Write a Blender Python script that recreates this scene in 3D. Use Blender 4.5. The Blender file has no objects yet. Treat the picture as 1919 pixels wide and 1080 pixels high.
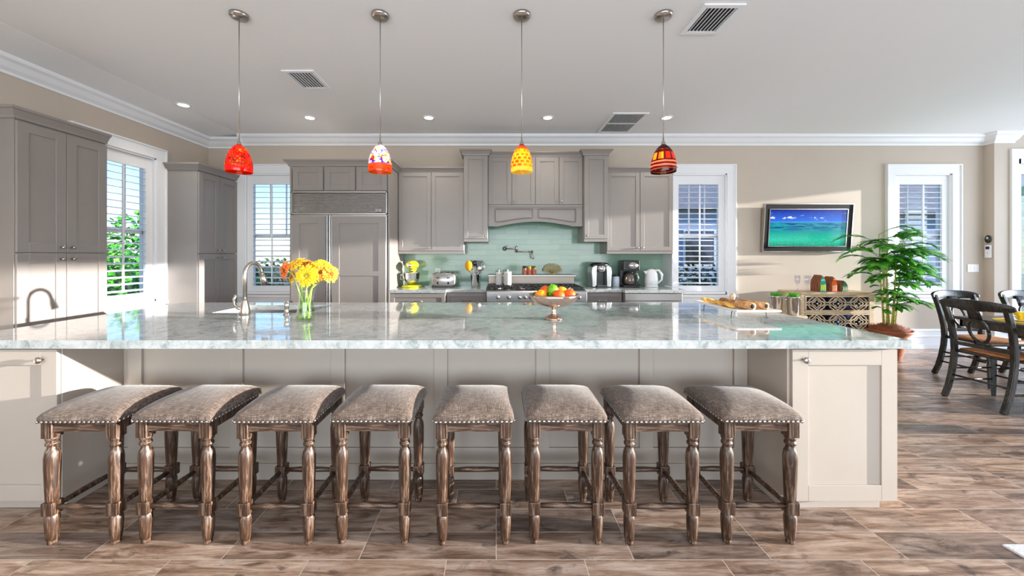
import bpy, bmesh, math, random
from mathutils import Vector, Matrix
random.seed(7)
PI = math.pi
sc = bpy.context.scene
COL = sc.collection

# ------------------------------------------------------------------ camera
cam_d = bpy.data.cameras.new('camera')
cam = bpy.data.objects.new('camera', cam_d)
COL.objects.link(cam)
cam.location = (0, 0, 1.35)
cam.rotation_euler = (PI / 2, 0, 0)
cam_d.sensor_width = 36
cam_d.lens = 36 * 690 / 1919
cam_d.shift_x = 29.5 / 1919
cam_d.shift_y = -62 / 1919
cam_d.clip_start = 0.05
cam_d.clip_end = 300
sc.camera = cam

# ------------------------------------------------------------------ world, sun, fill lamps
world = bpy.data.worlds.new('world')
sc.world = world
world.use_nodes = True
wn = world.node_tree
wn.nodes.clear()
sky = wn.nodes.new('ShaderNodeTexSky')
sky.sky_type = 'NISHITA'
sky.sun_disc = False
sky.ozone_density = 5
sky.dust_density = 0.3
sky.sun_elevation = math.radians(22)
sky.sun_rotation = math.radians(97)
bg = wn.nodes.new('ShaderNodeBackground')
bg.inputs['Strength'].default_value = 0.30
wo = wn.nodes.new('ShaderNodeOutputWorld')
wn.links.new(sky.outputs[0], bg.inputs[0])
wn.links.new(bg.outputs[0], wo.inputs[0])

sun_d = bpy.data.lights.new('sun', 'SUN')
sun = bpy.data.objects.new('sun', sun_d)
COL.objects.link(sun)
sun.rotation_euler = Vector((-1, 0.13, -0.117)).to_track_quat('-Z', 'Y').to_euler()
sun.location = (14, 0, 4)
sun_d.energy = 11.5
sun_d.angle = math.radians(0.6)
sun_d.color = (1.0, 0.96, 0.9)


def area(name, loc, d, sx, sy, e, col):
    l = bpy.data.lights.new(name, 'AREA')
    l.shape = 'RECTANGLE'
    l.size = sx
    l.size_y = sy
    l.energy = e
    l.color = col
    o = bpy.data.objects.new(name, l)
    COL.objects.link(o)
    o.location = loc
    o.rotation_euler = Vector(d).to_track_quat('-Z', 'Y').to_euler()
    return o


# added fill lamps at the rear and right openings, tilted up to brighten the ceiling
area('fill_rear_opening', (0.4, -3.35, 1.4), (0, 1, 0.9), 7.4, 2.5, 310, (0.87, 0.94, 1.0))
area('fill_right_opening', (9.35, 2.2, 1.4), (-1, 0, 0.6), 5.0, 2.5, 200, (0.70, 0.83, 1.0))

sc.view_settings.view_transform = 'Standard'
sc.view_settings.look = 'None'
sc.view_settings.exposure = 0.25
sc.view_settings.gamma = 1
sc.view_settings.use_curve_mapping = False
sc.cycles.max_bounces = 8
sc.cycles.diffuse_bounces = 5
sc.cycles.glossy_bounces = 4
sc.cycles.transmission_bounces = 8
sc.cycles.transparent_max_bounces = 12
sc.cycles.caustics_reflective = False
sc.cycles.caustics_refractive = False
sc.cycles.sample_clamp_indirect = 6
sc.cycles.use_denoising = True


# ------------------------------------------------------------------ materials
def srgb(r, g, b):
    f = lambda c: (c / 255 / 12.92) if c <= 10 else ((c / 255 + 0.055) / 1.055) ** 2.4
    return (f(r), f(g), f(b), 1)


class NT:
    def __init__(s, name):
        s.m = bpy.data.materials.new(name)
        s.m.use_nodes = True
        s.t = s.m.node_tree
        s.b = s.t.nodes['Principled BSDF']
        s.out = s.t.nodes['Material Output']

    def n(s, typ, **kw):
        nd = s.t.nodes.new(typ)
        for k, v in kw.items():
            if k.startswith('_'):
                setattr(nd, k[1:], v)
            else:
                key = k.replace('__', ' ')
                nd.inputs[int(key[1:]) if key[0] == 'i' and key[1:].isdigit() else key].default_value = v
        return nd

    def l(s, a, b):
        s.t.links.new(a, b)

    def coord(s, scale=(1, 1, 1), kind='Object', rot=(0, 0, 0)):
        tc = s.n('ShaderNodeTexCoord')
        mp = s.n('ShaderNodeMapping')
        mp.inputs['Scale'].default_value = scale
        mp.inputs['Rotation'].default_value = rot
        s.l(tc.outputs[kind], mp.inputs[0])
        return mp.outputs[0]

    def noise(s, vec, scale, detail=4, rough=0.55, dist=0):
        nd = s.n('ShaderNodeTexNoise')
        nd.inputs['Scale'].default_value = scale
        nd.inputs['Detail'].default_value = detail
        nd.inputs['Roughness'].default_value = rough
        nd.inputs['Distortion'].default_value = dist
        s.l(vec, nd.inputs['Vector'])
        return nd.outputs[0]

    def ramp(s, fac, stops, interp='LINEAR'):
        r = s.n('ShaderNodeValToRGB')
        r.color_ramp.interpolation = interp
        el = r.color_ramp.elements
        while len(el) < len(stops):
            el.new(0.5)
        for e, (p, c) in zip(el, stops):
            e.position = p
            e.color = c
        s.l(fac, r.inputs[0])
        return r.outputs[0]

    def mix(s, fac, a, b, mode='MIX'):
        m = s.n('ShaderNodeMix')
        m.data_type = 'RGBA'
        m.blend_type = mode
        for sock, v in ((m.inputs[0], fac), (m.inputs[6], a), (m.inputs[7], b)):
            if hasattr(v, 'is_linked'):
                s.l(v, sock)
            else:
                sock.default_value = v
        return m.outputs[2]

    def bump(s, h, strength=0.2, dist=0.01):
        b = s.n('ShaderNodeBump')
        b.inputs['Strength'].default_value = strength
        b.inputs['Distance'].default_value = dist
        s.l(h, b.inputs['Height'])
        s.l(b.outputs[0], s.b.inputs['Normal'])

    def set(s, **kw):
        for k, v in kw.items():
            s.b.inputs[k.replace('_', ' ')].default_value = v
        return s


def mat(name, c, rough=0.5, metal=0.0, vary=0.0, vscale=8, bumpy=0, bscale=200, **kw):
    t = NT(name)
    t.set(Base_Color=c, Roughness=rough, Metallic=metal)
    for k, v in kw.items():
        t.b.inputs[k.replace('_', ' ')].default_value = v
    if vary:
        v = t.coord()
        f = t.noise(v, vscale)
        d = tuple(x * (1 - vary) for x in c[:3]) + (1,)
        u = tuple(min(1, x * (1 + vary)) for x in c[:3]) + (1,)
        t.l(t.ramp(f, [(0.3, d), (0.7, u)]), t.b.inputs['Base Color'])
    if bumpy:
        v = t.coord()
        t.bump(t.noise(v, bscale), bumpy, 0.002)
    return t.m


M = {}
M['wall'] = mat('wall_paint', srgb(194, 181, 167), 0.75, vary=0.02, vscale=2, bumpy=0.15, bscale=250)
M['ceiling'] = mat('ceiling_paint', srgb(238, 238, 238), 0.85, bumpy=0.1, bscale=250)
M['trim'] = mat('white_trim_paint', srgb(236, 237, 240), 0.35)
M['cab'] = mat('grey_cabinet_paint', srgb(144, 137, 133), 0.33, vary=0.02, vscale=6)
M['cream'] = mat('cream_cabinet_paint', srgb(184, 172, 160), 0.4, vary=0.015, vscale=6)
M['crease'] = mat('dark_gap', srgb(60, 56, 54), 0.8)
M['steel'] = mat('brushed_steel', srgb(184, 182, 181), 0.33, 1.0, bumpy=0.05, bscale=90)
M['nickel'] = mat('brushed_nickel', srgb(190, 182, 174), 0.24, 1.0)
M['chrome'] = mat('chrome', srgb(225, 225, 228), 0.08, 1.0)
M['black'] = mat('black_plastic', srgb(22, 22, 24), 0.3)
M['iron'] = mat('cast_iron', srgb(28, 27, 27), 0.55, bumpy=0.3, bscale=300)
M['white_plastic'] = mat('white_plastic', srgb(238, 238, 240), 0.3)
M['greywhite'] = mat('pale_blue_ceramic', srgb(186, 196, 212), 0.25)
M['mirror'] = mat('dark_mirror', srgb(70, 78, 105), 0.08, 1.0)
M['ceramic'] = mat('white_glazed_ceramic', srgb(240, 239, 236), 0.12)
M['yellow_enamel'] = mat('yellow_enamel', srgb(225, 222, 30), 0.18)
M['slot'] = mat('vent_shadow_box', srgb(28, 28, 30), 0.9)


def facing(t):
    lw = t.n('ShaderNodeLayerWeight')
    lw.inputs[0].default_value = 0.35
    pw = t.n('ShaderNodeMath', _operation='POWER')
    t.l(lw.outputs['Facing'], pw.inputs[0])
    pw.inputs[1].default_value = 3.0
    ma = t.n('ShaderNodeMath', _operation='MULTIPLY_ADD')
    t.l(pw.outputs[0], ma.inputs[0])
    ma.inputs[1].default_value = 0.6
    ma.inputs[2].default_value = 0.04
    return ma.outputs[0]


def glass(name, col=(1, 1, 1, 1), rough=0.0):
    # thin window-like glass: mostly transparent with a reflective coat
    t = NT(name)
    t.t.nodes.remove(t.b)
    tr = t.n('ShaderNodeBsdfTransparent')
    tr.inputs[0].default_value = col
    gl = t.n('ShaderNodeBsdfGlossy')
    gl.inputs['Roughness'].default_value = rough
    fac = facing(t)
    mx = t.n('ShaderNodeMixShader')
    t.l(fac, mx.inputs[0])
    t.l(tr.outputs[0], mx.inputs[1])
    t.l(gl.outputs[0], mx.inputs[2])
    t.l(mx.outputs[0], t.out.inputs[0])
    return t.m


M['glass'] = glass('window_glass')
M['vase_glass'] = glass('clear_vase_glass', (0.95, 0.985, 0.95, 1), 0.02)
M['tumbler_glass'] = glass('clear_tumbler_glass', (0.97, 0.97, 0.99, 1), 0.02)
M['water'] = glass('vase_water', (0.80, 0.90, 0.62, 1))


def m_floor():
    t = NT('wood_look_floor_tile')
    v = t.coord()
    bt = t.n('ShaderNodeTexBrick')
    bt.offset = 0.36
    bt.offset_frequency = 3
    for k, x in (('Scale', 1.0), ('Mortar Size', 0.0022), ('Mortar Smooth', 0.2), ('Bias', 0.0), ('Brick Width', 0.61), ('Row Height', 0.163)):
        bt.inputs[k].default_value = x
    bt.inputs['Color1'].default_value = (0, 0, 0, 1)
    bt.inputs['Color2'].default_value = (1, 1, 1, 1)
    bt.inputs['Mortar'].default_value = (0.5, 0.5, 0.5, 1)
    t.l(v, bt.inputs[0])
    # shift the grain per plank
    add = t.n('ShaderNodeVectorMath', _operation='MULTIPLY_ADD')
    t.l(bt.outputs['Color'], add.inputs[0])
    add.inputs[1].default_value = (7.3, 3.1, 5.0)
    t.l(v, add.inputs[2])
    mp = t.n('ShaderNodeMapping')
    mp.inputs['Scale'].default_value = (1.3, 9, 1)
    t.l(add.outputs[0], mp.inputs[0])
    g1 = t.noise(mp.outputs[0], 2.4, 8, 0.68, 0.6)
    mp2 = t.n('ShaderNodeMapping')
    mp2.inputs['Scale'].default_value = (2.5, 5, 1)
    t.l(add.outputs[0], mp2.inputs[0])
    g2 = t.noise(mp2.outputs[0], 2.2, 5, 0.6, 1.2)
    mp3 = t.n('ShaderNodeMapping')
    mp3.inputs['Scale'].default_value = (3.5, 55, 1)
    t.l(add.outputs[0], mp3.inputs[0])
    g3 = t.noise(mp3.outputs[0], 2.0, 4, 0.7)
    base = t.ramp(g1, [(0.30, srgb(98, 82, 72)), (0.41, srgb(144, 122, 107)), (0.51, srgb(182, 162, 148)), (0.64, srgb(214, 202, 194))])
    plank = t.ramp(bt.outputs['Color'], [(0.0, srgb(172, 166, 164)), (0.5, srgb(222, 210, 202)), (1.0, srgb(255, 240, 226))])
    c = t.mix(1.0, base, plank, 'MULTIPLY')
    dark = t.ramp(g2, [(0.57, (0, 0, 0, 1)), (0.70, (0.85, 0.85, 0.85, 1))])
    c = t.mix(dark, c, srgb(72, 60, 54))
    fine = t.ramp(g3, [(0.3, srgb(185, 180, 176)), (0.62, (1, 1, 1, 1))])
    c = t.mix(0.65, c, fine, 'MULTIPLY')
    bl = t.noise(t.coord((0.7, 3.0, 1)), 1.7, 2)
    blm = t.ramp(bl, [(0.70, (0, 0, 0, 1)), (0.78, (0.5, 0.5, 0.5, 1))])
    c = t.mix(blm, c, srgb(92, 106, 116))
    c = t.mix(bt.outputs['Fac'], c, srgb(190, 174, 160))
    t.l(c, t.b.inputs['Base Color'])
    r = t.ramp(g1, [(0.3, (0.36, 0.36, 0.36, 1)), (0.7, (0.24, 0.24, 0.24, 1))])
    t.l(r, t.b.inputs['Roughness'])
    h = t.mix(0.5, g1, g3)
    h = t.mix(bt.outputs['Fac'], h, (0, 0, 0, 1))
    t.bump(h, 0.35, 0.004)
    return t.m


def m_quartz():
    t = NT('white_quartz_worktop')
    v = t.coord()
    a = t.noise(v, 9, 10, 0.75, 1.6)
    b = t.noise(v, 38, 6, 0.7, 0.8)
    c = t.ramp(a, [(0.36, srgb(138, 146, 148)), (0.45, srgb(172, 178, 177)), (0.54, srgb(190, 193, 192)), (0.7, srgb(202, 204, 205))])
    d = t.ramp(b, [(0.28, srgb(150, 158, 162)), (0.46, (1, 1, 1, 1))])
    c = t.mix(0.6, c, d, 'MULTIPLY')
    t.l(c, t.b.inputs['Base Color'])
    t.set(Roughness=0.07)
    t.b.inputs['Coat Weight'].default_value = 0.5
    t.b.inputs['Coat Roughness'].default_value = 0.03
    return t.m


def m_backsplash():
    t = NT('green_glass_tile')
    tc = t.n('ShaderNodeTexCoord')
    sep = t.n('ShaderNodeSeparateXYZ')
    cmb = t.n('ShaderNodeCombineXYZ')
    t.l(tc.outputs['Object'], sep.inputs[0])
    t.l(sep.outputs[0], cmb.inputs[0])
    t.l(sep.outputs[2], cmb.inputs[1])
    bt = t.n('ShaderNodeTexBrick')
    for k, x in (('Scale', 1.0), ('Mortar Size', 0.0016), ('Mortar Smooth', 0.1), ('Brick Width', 0.30), ('Row Height', 0.075)):
        bt.inputs[k].default_value = x
    bt.inputs['Color1'].default_value = srgb(128, 160, 142)
    bt.inputs['Color2'].default_value = srgb(146, 174, 156)
    bt.inputs['Mortar'].default_value = srgb(156, 182, 164)
    t.l(cmb.outputs[0], bt.inputs[0])
    t.l(bt.outputs['Color'], t.b.inputs['Base Color'])
    t.set(Roughness=0.10)
    h = t.mix(bt.outputs['Fac'], (1, 1, 1, 1), (0, 0, 0, 1))
    t.bump(h, 0.3, 0.003)
    return t.m


def m_wood(name, c0, c1, c2, sc3=(1, 1, 1), scale=6, rough=0.45):
    t = NT(name)
    v = t.coord(sc3)
    a = t.noise(v, scale, 8, 0.65, 0.5)
    c = t.ramp(a, [(0.32, c0), (0.5, c1), (0.68, c2)])
    t.l(c, t.b.inputs['Base Color'])
    t.set(Roughness=rough)
    t.bump(a, 0.35, 0.003)
    return t.m


def m_fabric():
    t = NT('brown_linen_upholstery')
    v1 = t.coord((520, 34, 34))
    v2 = t.coord((34, 520, 34))
    a = t.noise(v1, 1, 2, 0.6)
    b = t.noise(v2, 1, 2, 0.6)
    h = t.mix(0.5, a, b)
    c = t.ramp(h, [(0.36, srgb(56, 43, 36)), (0.5, srgb(100, 82, 71)), (0.64, srgb(150, 133, 120))])
    t.l(c, t.b.inputs['Base Color'])
    t.set(Roughness=0.8)
    t.b.inputs['Sheen Weight'].default_value = 0.35
    t.b.inputs['Sheen Roughness'].default_value = 0.4
    t.bump(h, 0.5, 0.002)
    return t.m


M['floor'] = m_floor()
M['quartz'] = m_quartz()
M['tile'] = m_backsplash()
M['stool_wood'] = m_wood('weathered_oak', srgb(26, 17, 11), srgb(68, 45, 30), srgb(136, 114, 98), (26, 26, 2.2), 4, 0.38)
M['stool_rail'] = m_wood('weathered_oak_rail', srgb(26, 17, 11), srgb(68, 45, 30), srgb(136, 114, 98), (2.2, 26, 26), 4, 0.38)
M['fabric'] = m_fabric()
M['pale_wood'] = m_wood('whitewashed_wood', srgb(176, 150, 118), srgb(206, 182, 148), srgb(226, 206, 176), (2, 12, 12), 4, 0.55)
M['chair_black'] = m_wood('black_painted_wood', srgb(20, 20, 18), srgb(34, 33, 30), srgb(58, 56, 50), (6, 6, 2), 4, 0.22)
M['rush'] = m_wood('woven_rush', srgb(120, 66, 30), srgb(182, 112, 58), srgb(214, 150, 92), (6, 60, 6), 4, 0.6)
M['table_top'] = m_wood('dark_table_wood', srgb(34, 30, 27), srgb(52, 46, 41), srgb(76, 68, 60), (2, 20, 2), 4, 0.25)
M['basket'] = m_wood('terracotta_basket', srgb(112, 56, 34), srgb(160, 88, 56), srgb(190, 120, 86), (20, 20, 60), 3, 0.7)
M['moss'] = m_wood('coir_moss', srgb(84, 40, 22), srgb(140, 76, 46), srgb(180, 112, 74), (30, 30, 30), 3, 0.9)
M['cane'] = m_wood('bamboo_cane', srgb(110, 128, 50), srgb(168, 172, 92), srgb(204, 196, 136), (4, 4, 20), 3, 0.4)
M['leaf'] = m_wood('palm_leaf', srgb(24, 92, 20), srgb(70, 165, 40), srgb(150, 215, 70), (4, 4, 4), 3, 0.35)
M['hedge'] = m_wood('hedge_leaf', srgb(8, 42, 14), srgb(24, 84, 30), srgb(84, 140, 54), (1.2, 1.2, 1.2), 3, 0.5)


def m_petal(name, c_in, c_out):
    t = NT(name)
    v = t.coord((1, 1, 1))
    g = t.n('ShaderNodeVectorMath', _operation='LENGTH')
    t.l(v, g.inputs[0])
    mr = t.n('ShaderNodeMapRange')
    mr.inputs[1].default_value = 0.01
    mr.inputs[2].default_value = 0.05
    t.l(g.outputs['Value'], mr.inputs[0])
    t.l(t.ramp(mr.outputs[0], [(0.0, c_in), (0.75, c_out)]), t.b.inputs['Base Color'])
    t.set(Roughness=0.5)
    t.b.inputs['Sheen Weight'].default_value = 0.2
    return t.m


M['petal_yellow'] = m_petal('yellow_petal', srgb(244, 150, 0), srgb(250, 208, 0))
M['petal_gold'] = m_petal('golden_petal', srgb(235, 100, 0), srgb(250, 180, 0))
M['petal_orange'] = m_petal('orange_petal', srgb(190, 60, 0), srgb(255, 132, 10))
M['flower_eye'] = mat('flower_eye', srgb(120, 76, 20), 0.8, vary=0.3, vscale=300)
M['flower_eye_green'] = mat('flower_eye_green', srgb(170, 170, 40), 0.8, vary=0.3, vscale=300)
M['stem'] = mat('green_stem', srgb(140, 178, 50), 0.45)
M['stem_pale'] = mat('pale_green_stem', srgb(196, 212, 120), 0.45)


def m_fruit(name, c0, c1):
    t = NT(name)
    v = t.coord()
    t.l(t.ramp(t.noise(v, 14, 3), [(0.35, c0), (0.65, c1)]), t.b.inputs['Base Color'])
    t.set(Roughness=0.35)
    t.bump(t.noise(v, 420, 2), 0.35, 0.001)
    return t.m


M['bread'] = m_wood('baked_crust', srgb(120, 70, 36), srgb(196, 138, 84), srgb(232, 196, 148), (8, 8, 8), 5, 0.7)
M['cracker'] = m_wood('cracker', srgb(214, 150, 50), srgb(236, 178, 80), srgb(246, 206, 130), (30, 30, 30), 3, 0.7)
M['yellow_cloth'] = mat('yellow_cloth', srgb(240, 200, 40), 0.8, vary=0.12, vscale=40)
M['rug'] = mat('cream_rug', srgb(200, 202, 206), 0.95, vary=0.2, vscale=90, bumpy=0.8, bscale=300)
M['grass'] = mat('lawn', srgb(44, 76, 40), 0.9, vary=0.4, vscale=3)
M['stucco'] = mat('pale_stucco', srgb(150, 170, 205), 0.8, vary=0.05, vscale=2)
M['roof'] = mat('grey_roof_tile', srgb(120, 122, 132), 0.8, vary=0.2, vscale=6)


def m_picture():
    t = NT('seascape_print')
    tc = t.n('ShaderNodeTexCoord')
    sep = t.n('ShaderNodeSeparateXYZ')
    t.l(tc.outputs['Generated'], sep.inputs[0])
    z = sep.outputs[2]
    base = t.ramp(z, [(0.0, srgb(20, 150, 120)), (0.18, srgb(40, 190, 160)), (0.38, srgb(20, 150, 140)), (0.50, srgb(14, 60, 150)),
                      (0.62, srgb(12, 44, 120)), (0.655, srgb(60, 150, 210)), (0.68, srgb(44, 100, 210)), (1.0, srgb(8, 22, 130))])
    mp = t.n('ShaderNodeMapping')
    mp.inputs['Scale'].default_value = (1.2, 1, 6)
    t.l(tc.outputs['Generated'], mp.inputs[0])
    w = t.noise(mp.outputs[0], 3.5, 5, 0.6, 0.8)
    seamask = t.ramp(z, [(0.0, (0, 0, 0, 1)), (0.30, (0.2, 0.2, 0.2, 1)), (0.45, (1, 1, 1, 1)), (0.63, (1, 1, 1, 1)), (0.65, (0, 0, 0, 1))])
    sea = t.ramp(w, [(0.42, (0, 0, 0, 1)), (0.56, (1, 1, 1, 1))])
    f = t.mix(1.0, seamask, sea, 'MULTIPLY')
    c = t.mix(f, base, srgb(16, 150, 150))
    mp2 = t.n('ShaderNodeMapping')
    mp2.inputs['Scale'].default_value = (6, 1, 7)
    t.l(tc.outputs['Generated'], mp2.inputs[0])
    cl = t.ramp(t.noise(mp2.outputs[0], 1.6, 5, 0.65), [(0.56, (0, 0, 0, 1)), (0.66, (1, 1, 1, 1))])
    clm = t.ramp(z, [(0.66, (0, 0, 0, 1)), (0.72, (1, 1, 1, 1)), (0.80, (1, 1, 1, 1)), (0.92, (0, 0, 0, 1))])
    c = t.mix(t.mix(1.0, cl, clm, 'MULTIPLY'), c, srgb(225, 235, 250))
    sp = t.noise(mp2.outputs[0], 14, 2, 0.7)
    spm = t.mix(1.0, t.ramp(sp, [(0.58, (0, 0, 0, 1)), (0.68, (0.8, 0.8, 0.8, 1))]), t.ramp(z, [(0.1, (1, 1, 1, 1)), (0.4, (0, 0, 0, 1))]), 'MULTIPLY')
    c = t.mix(spm, c, srgb(140, 235, 205))
    t.l(c, t.b.inputs['Base Color'])
    t.set(Roughness=0.2)
    t.b.inputs['Specular IOR Level'].default_value = 0.2
    return t.m


M['picture'] = m_picture()


def m_shade(name, colfn, strength=0.9):
    # coloured art glass lit by the bulb inside
    t = NT(name)
    t.t.nodes.remove(t.b)
    v = t.coord()
    col = colfn(t, v)
    tl = t.n('ShaderNodeBsdfTranslucent')
    tr = t.n('ShaderNodeBsdfTransparent')
    gl = t.n('ShaderNodeBsdfGlossy')
    gl.inputs['Roughness'].default_value = 0.06
    t.l(col, tl.inputs[0])
    t.l(col, tr.inputs[0])
    m1 = t.n('ShaderNodeMixShader')
    m1.inputs[0].default_value = 0.5
    t.l(tl.outputs[0], m1.inputs[1])
    t.l(tr.outputs[0], m1.inputs[2])
    em = t.n('ShaderNodeEmission')
    em.inputs[1].default_value = strength
    t.l(col, em.inputs[0])
    ad = t.n('ShaderNodeAddShader')
    t.l(m1.outputs[0], ad.inputs[0])
    t.l(em.outputs[0], ad.inputs[1])
    fac = facing(t)
    m2 = t.n('ShaderNodeMixShader')
    t.l(fac, m2.inputs[0])
    t.l(ad.outputs[0], m2.inputs[1])
    t.l(gl.outputs[0], m2.inputs[2])
    t.l(m2.outputs[0], t.out.inputs[0])
    return t.m


def zval(t, v):
    s = t.n('ShaderNodeSeparateXYZ')
    t.l(v, s.inputs[0])
    return s


def shade_red(t, v):
    vo = t.n('ShaderNodeTexVoronoi')
    vo.feature = 'DISTANCE_TO_EDGE'
    vo.inputs['Scale'].default_value = 55
    t.l(v, vo.inputs[0])
    n = t.noise(v, 14, 3)
    base = t.ramp(n, [(0.35, srgb(226, 40, 8)), (0.52, srgb(248, 104, 14)), (0.68, srgb(255, 190, 40))])
    e = t.ramp(vo.outputs[0], [(0.05, (1, 1, 1, 1)), (0.16, (0, 0, 0, 1))])
    c = t.mix(e, base, srgb(110, 8, 4))
    z = zval(t, v).outputs[2]
    band = t.ramp(z, [(0.02, (1, 1, 1, 1)), (0.055, (0, 0, 0, 1)), (0.15, (0, 0, 0, 1)), (0.2, (1, 1, 1, 1))])
    return t.mix(band, c, srgb(222, 48, 6))


def shade_milli(t, v):
    vo = t.n('ShaderNodeTexVoronoi')
    vo.inputs['Scale'].default_value = 44
    t.l(v, vo.inputs[0])
    hs = t.n('ShaderNodeSeparateColor')
    t.l(vo.outputs['Color'], hs.inputs[0])
    spots = t.ramp(hs.outputs[0], [(0.0, srgb(90, 60, 190)), (0.2, srgb(235, 235, 255)), (0.4, srgb(200, 50, 50)), (0.55, srgb(245, 245, 255)),
                                   (0.7, srgb(60, 90, 210)), (0.85, srgb(240, 200, 90))], 'CONSTANT')
    ring = t.ramp(vo.outputs['Distance'], [(0.18, (0, 0, 0, 1)), (0.3, (1, 1, 1, 1)), (0.44, (1, 1, 1, 1)), (0.55, (0, 0, 0, 1))])
    c = t.mix(ring, spots, srgb(240, 238, 255))
    z = zval(t, v).outputs[2]
    band = t.ramp(z, [(0.048, (1, 1, 1, 1)), (0.056, (0, 0, 0, 1))])
    n = t.noise(t.coord((6, 6, 60)), 3, 3)
    return t.mix(band, c, t.ramp(n, [(0.35, srgb(190, 40, 4)), (0.65, srgb(255, 140, 10))]))


def cyl_uv(t, v, nu, nz):
    s = zval(t, v)
    at = t.n('ShaderNodeMath', _operation='ARCTAN2')
    t.l(s.outputs[1], at.inputs[0])
    t.l(s.outputs[0], at.inputs[1])
    mu = t.n('ShaderNodeMath', _operation='MULTIPLY')
    t.l(at.outputs[0], mu.inputs[0])
    mu.inputs[1].default_value = nu / (2 * PI)
    mz = t.n('ShaderNodeMath', _operation='MULTIPLY')
    t.l(s.outputs[2], mz.inputs[0])
    mz.inputs[1].default_value = nz
    cb = t.n('ShaderNodeCombineXYZ')
    t.l(mu.outputs[0], cb.inputs[0])
    t.l(mz.outputs[0], cb.inputs[1])
    return cb.outputs[0], s.outputs[2]


def shade_amber(t, v):
    uv, z = cyl_uv(t, v, 12, 40)
    bt = t.n('ShaderNodeTexBrick')
    bt.offset = 0.5
    for k, x in (('Scale', 1.0), ('Mortar Size', 0.22), ('Mortar Smooth', 0.5), ('Brick Width', 1.0), ('Row Height', 1.0)):
        bt.inputs[k].default_value = x
    bt.inputs['Color1'].default_value = srgb(200, 40, 20)
    bt.inputs['Color2'].default_value = srgb(245, 150, 30)
    bt.inputs['Mortar'].default_value = srgb(255, 200, 60)
    t.l(uv, bt.inputs[0])
    n = t.noise(v, 16, 2)
    y = t.ramp(n, [(0.35, srgb(255, 130, 30)), (0.6, srgb(255, 205, 70))])
    c = t.mix(0.3, bt.outputs['Color'], y)
    top = t.ramp(z, [(0.13, (0, 0, 0, 1)), (0.19, (1, 1, 1, 1))])
    c = t.mix(top, c, srgb(170, 60, 20))
    rim = t.ramp(z, [(0.02, (0.8, 0.8, 0.8, 1)), (0.035, (0, 0, 0, 1))])
    return t.mix(rim, c, srgb(255, 226, 120))


def shade_stripe(t, v):
    uv, z = cyl_uv(t, v, 10, 14)
    bt = t.n('ShaderNodeTexBrick')
    bt.offset = 0.0
    for k, x in (('Scale', 1.0), ('Mortar Size', 0.2), ('Mortar Smooth', 0.5), ('Brick Width', 1.0), ('Row Height', 1.0)):
        bt.inputs[k].default_value = x
    bt.inputs['Color1'].default_value = srgb(255, 170, 40)
    bt.inputs['Color2'].default_value = srgb(214, 60, 20)
    bt.inputs['Mortar'].default_value = srgb(96, 10, 8)
    t.l(uv, bt.inputs[0])
    mid = t.ramp(z, [(0.075, (0, 0, 0, 1)), (0.08, (1, 1, 1, 1)), (0.145, (1, 1, 1, 1)), (0.16, (0, 0, 0, 1))])
    c = t.mix(mid, srgb(84, 8, 8), bt.outputs['Color'])
    wv = t.n('ShaderNodeTexWave')
    wv.bands_direction = 'Z'
    wv.inputs['Scale'].default_value = 12
    wv.inputs['Distortion'].default_value = 1.2
    t.l(v, wv.inputs[0])
    st = t.ramp(wv.outputs[0], [(0.55, (0, 0, 0, 1)), (0.75, (1, 1, 1, 1))])
    low = t.ramp(z, [(0.012, (0, 0, 0, 1)), (0.018, (1, 1, 1, 1)), (0.072, (1, 1, 1, 1)), (0.078, (0, 0, 0, 1))])
    c2 = t.mix(st, srgb(130, 12, 10), srgb(245, 170, 140))
    return t.mix(low, c, c2)


def emit(name, c, s):
    t = NT(name)
    t.b.inputs['Base Color'].default_value = c
    t.b.inputs['Emission Color'].default_value = c
    t.b.inputs['Emission Strength'].default_value = s
    return t.m


M['bulb'] = emit('glowing_bulb', (1, 0.8, 0.5, 1), 25)
M['lamp_lens'] = emit('recessed_lamp_lens', (1, 0.96, 0.9, 1), 9)


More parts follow.
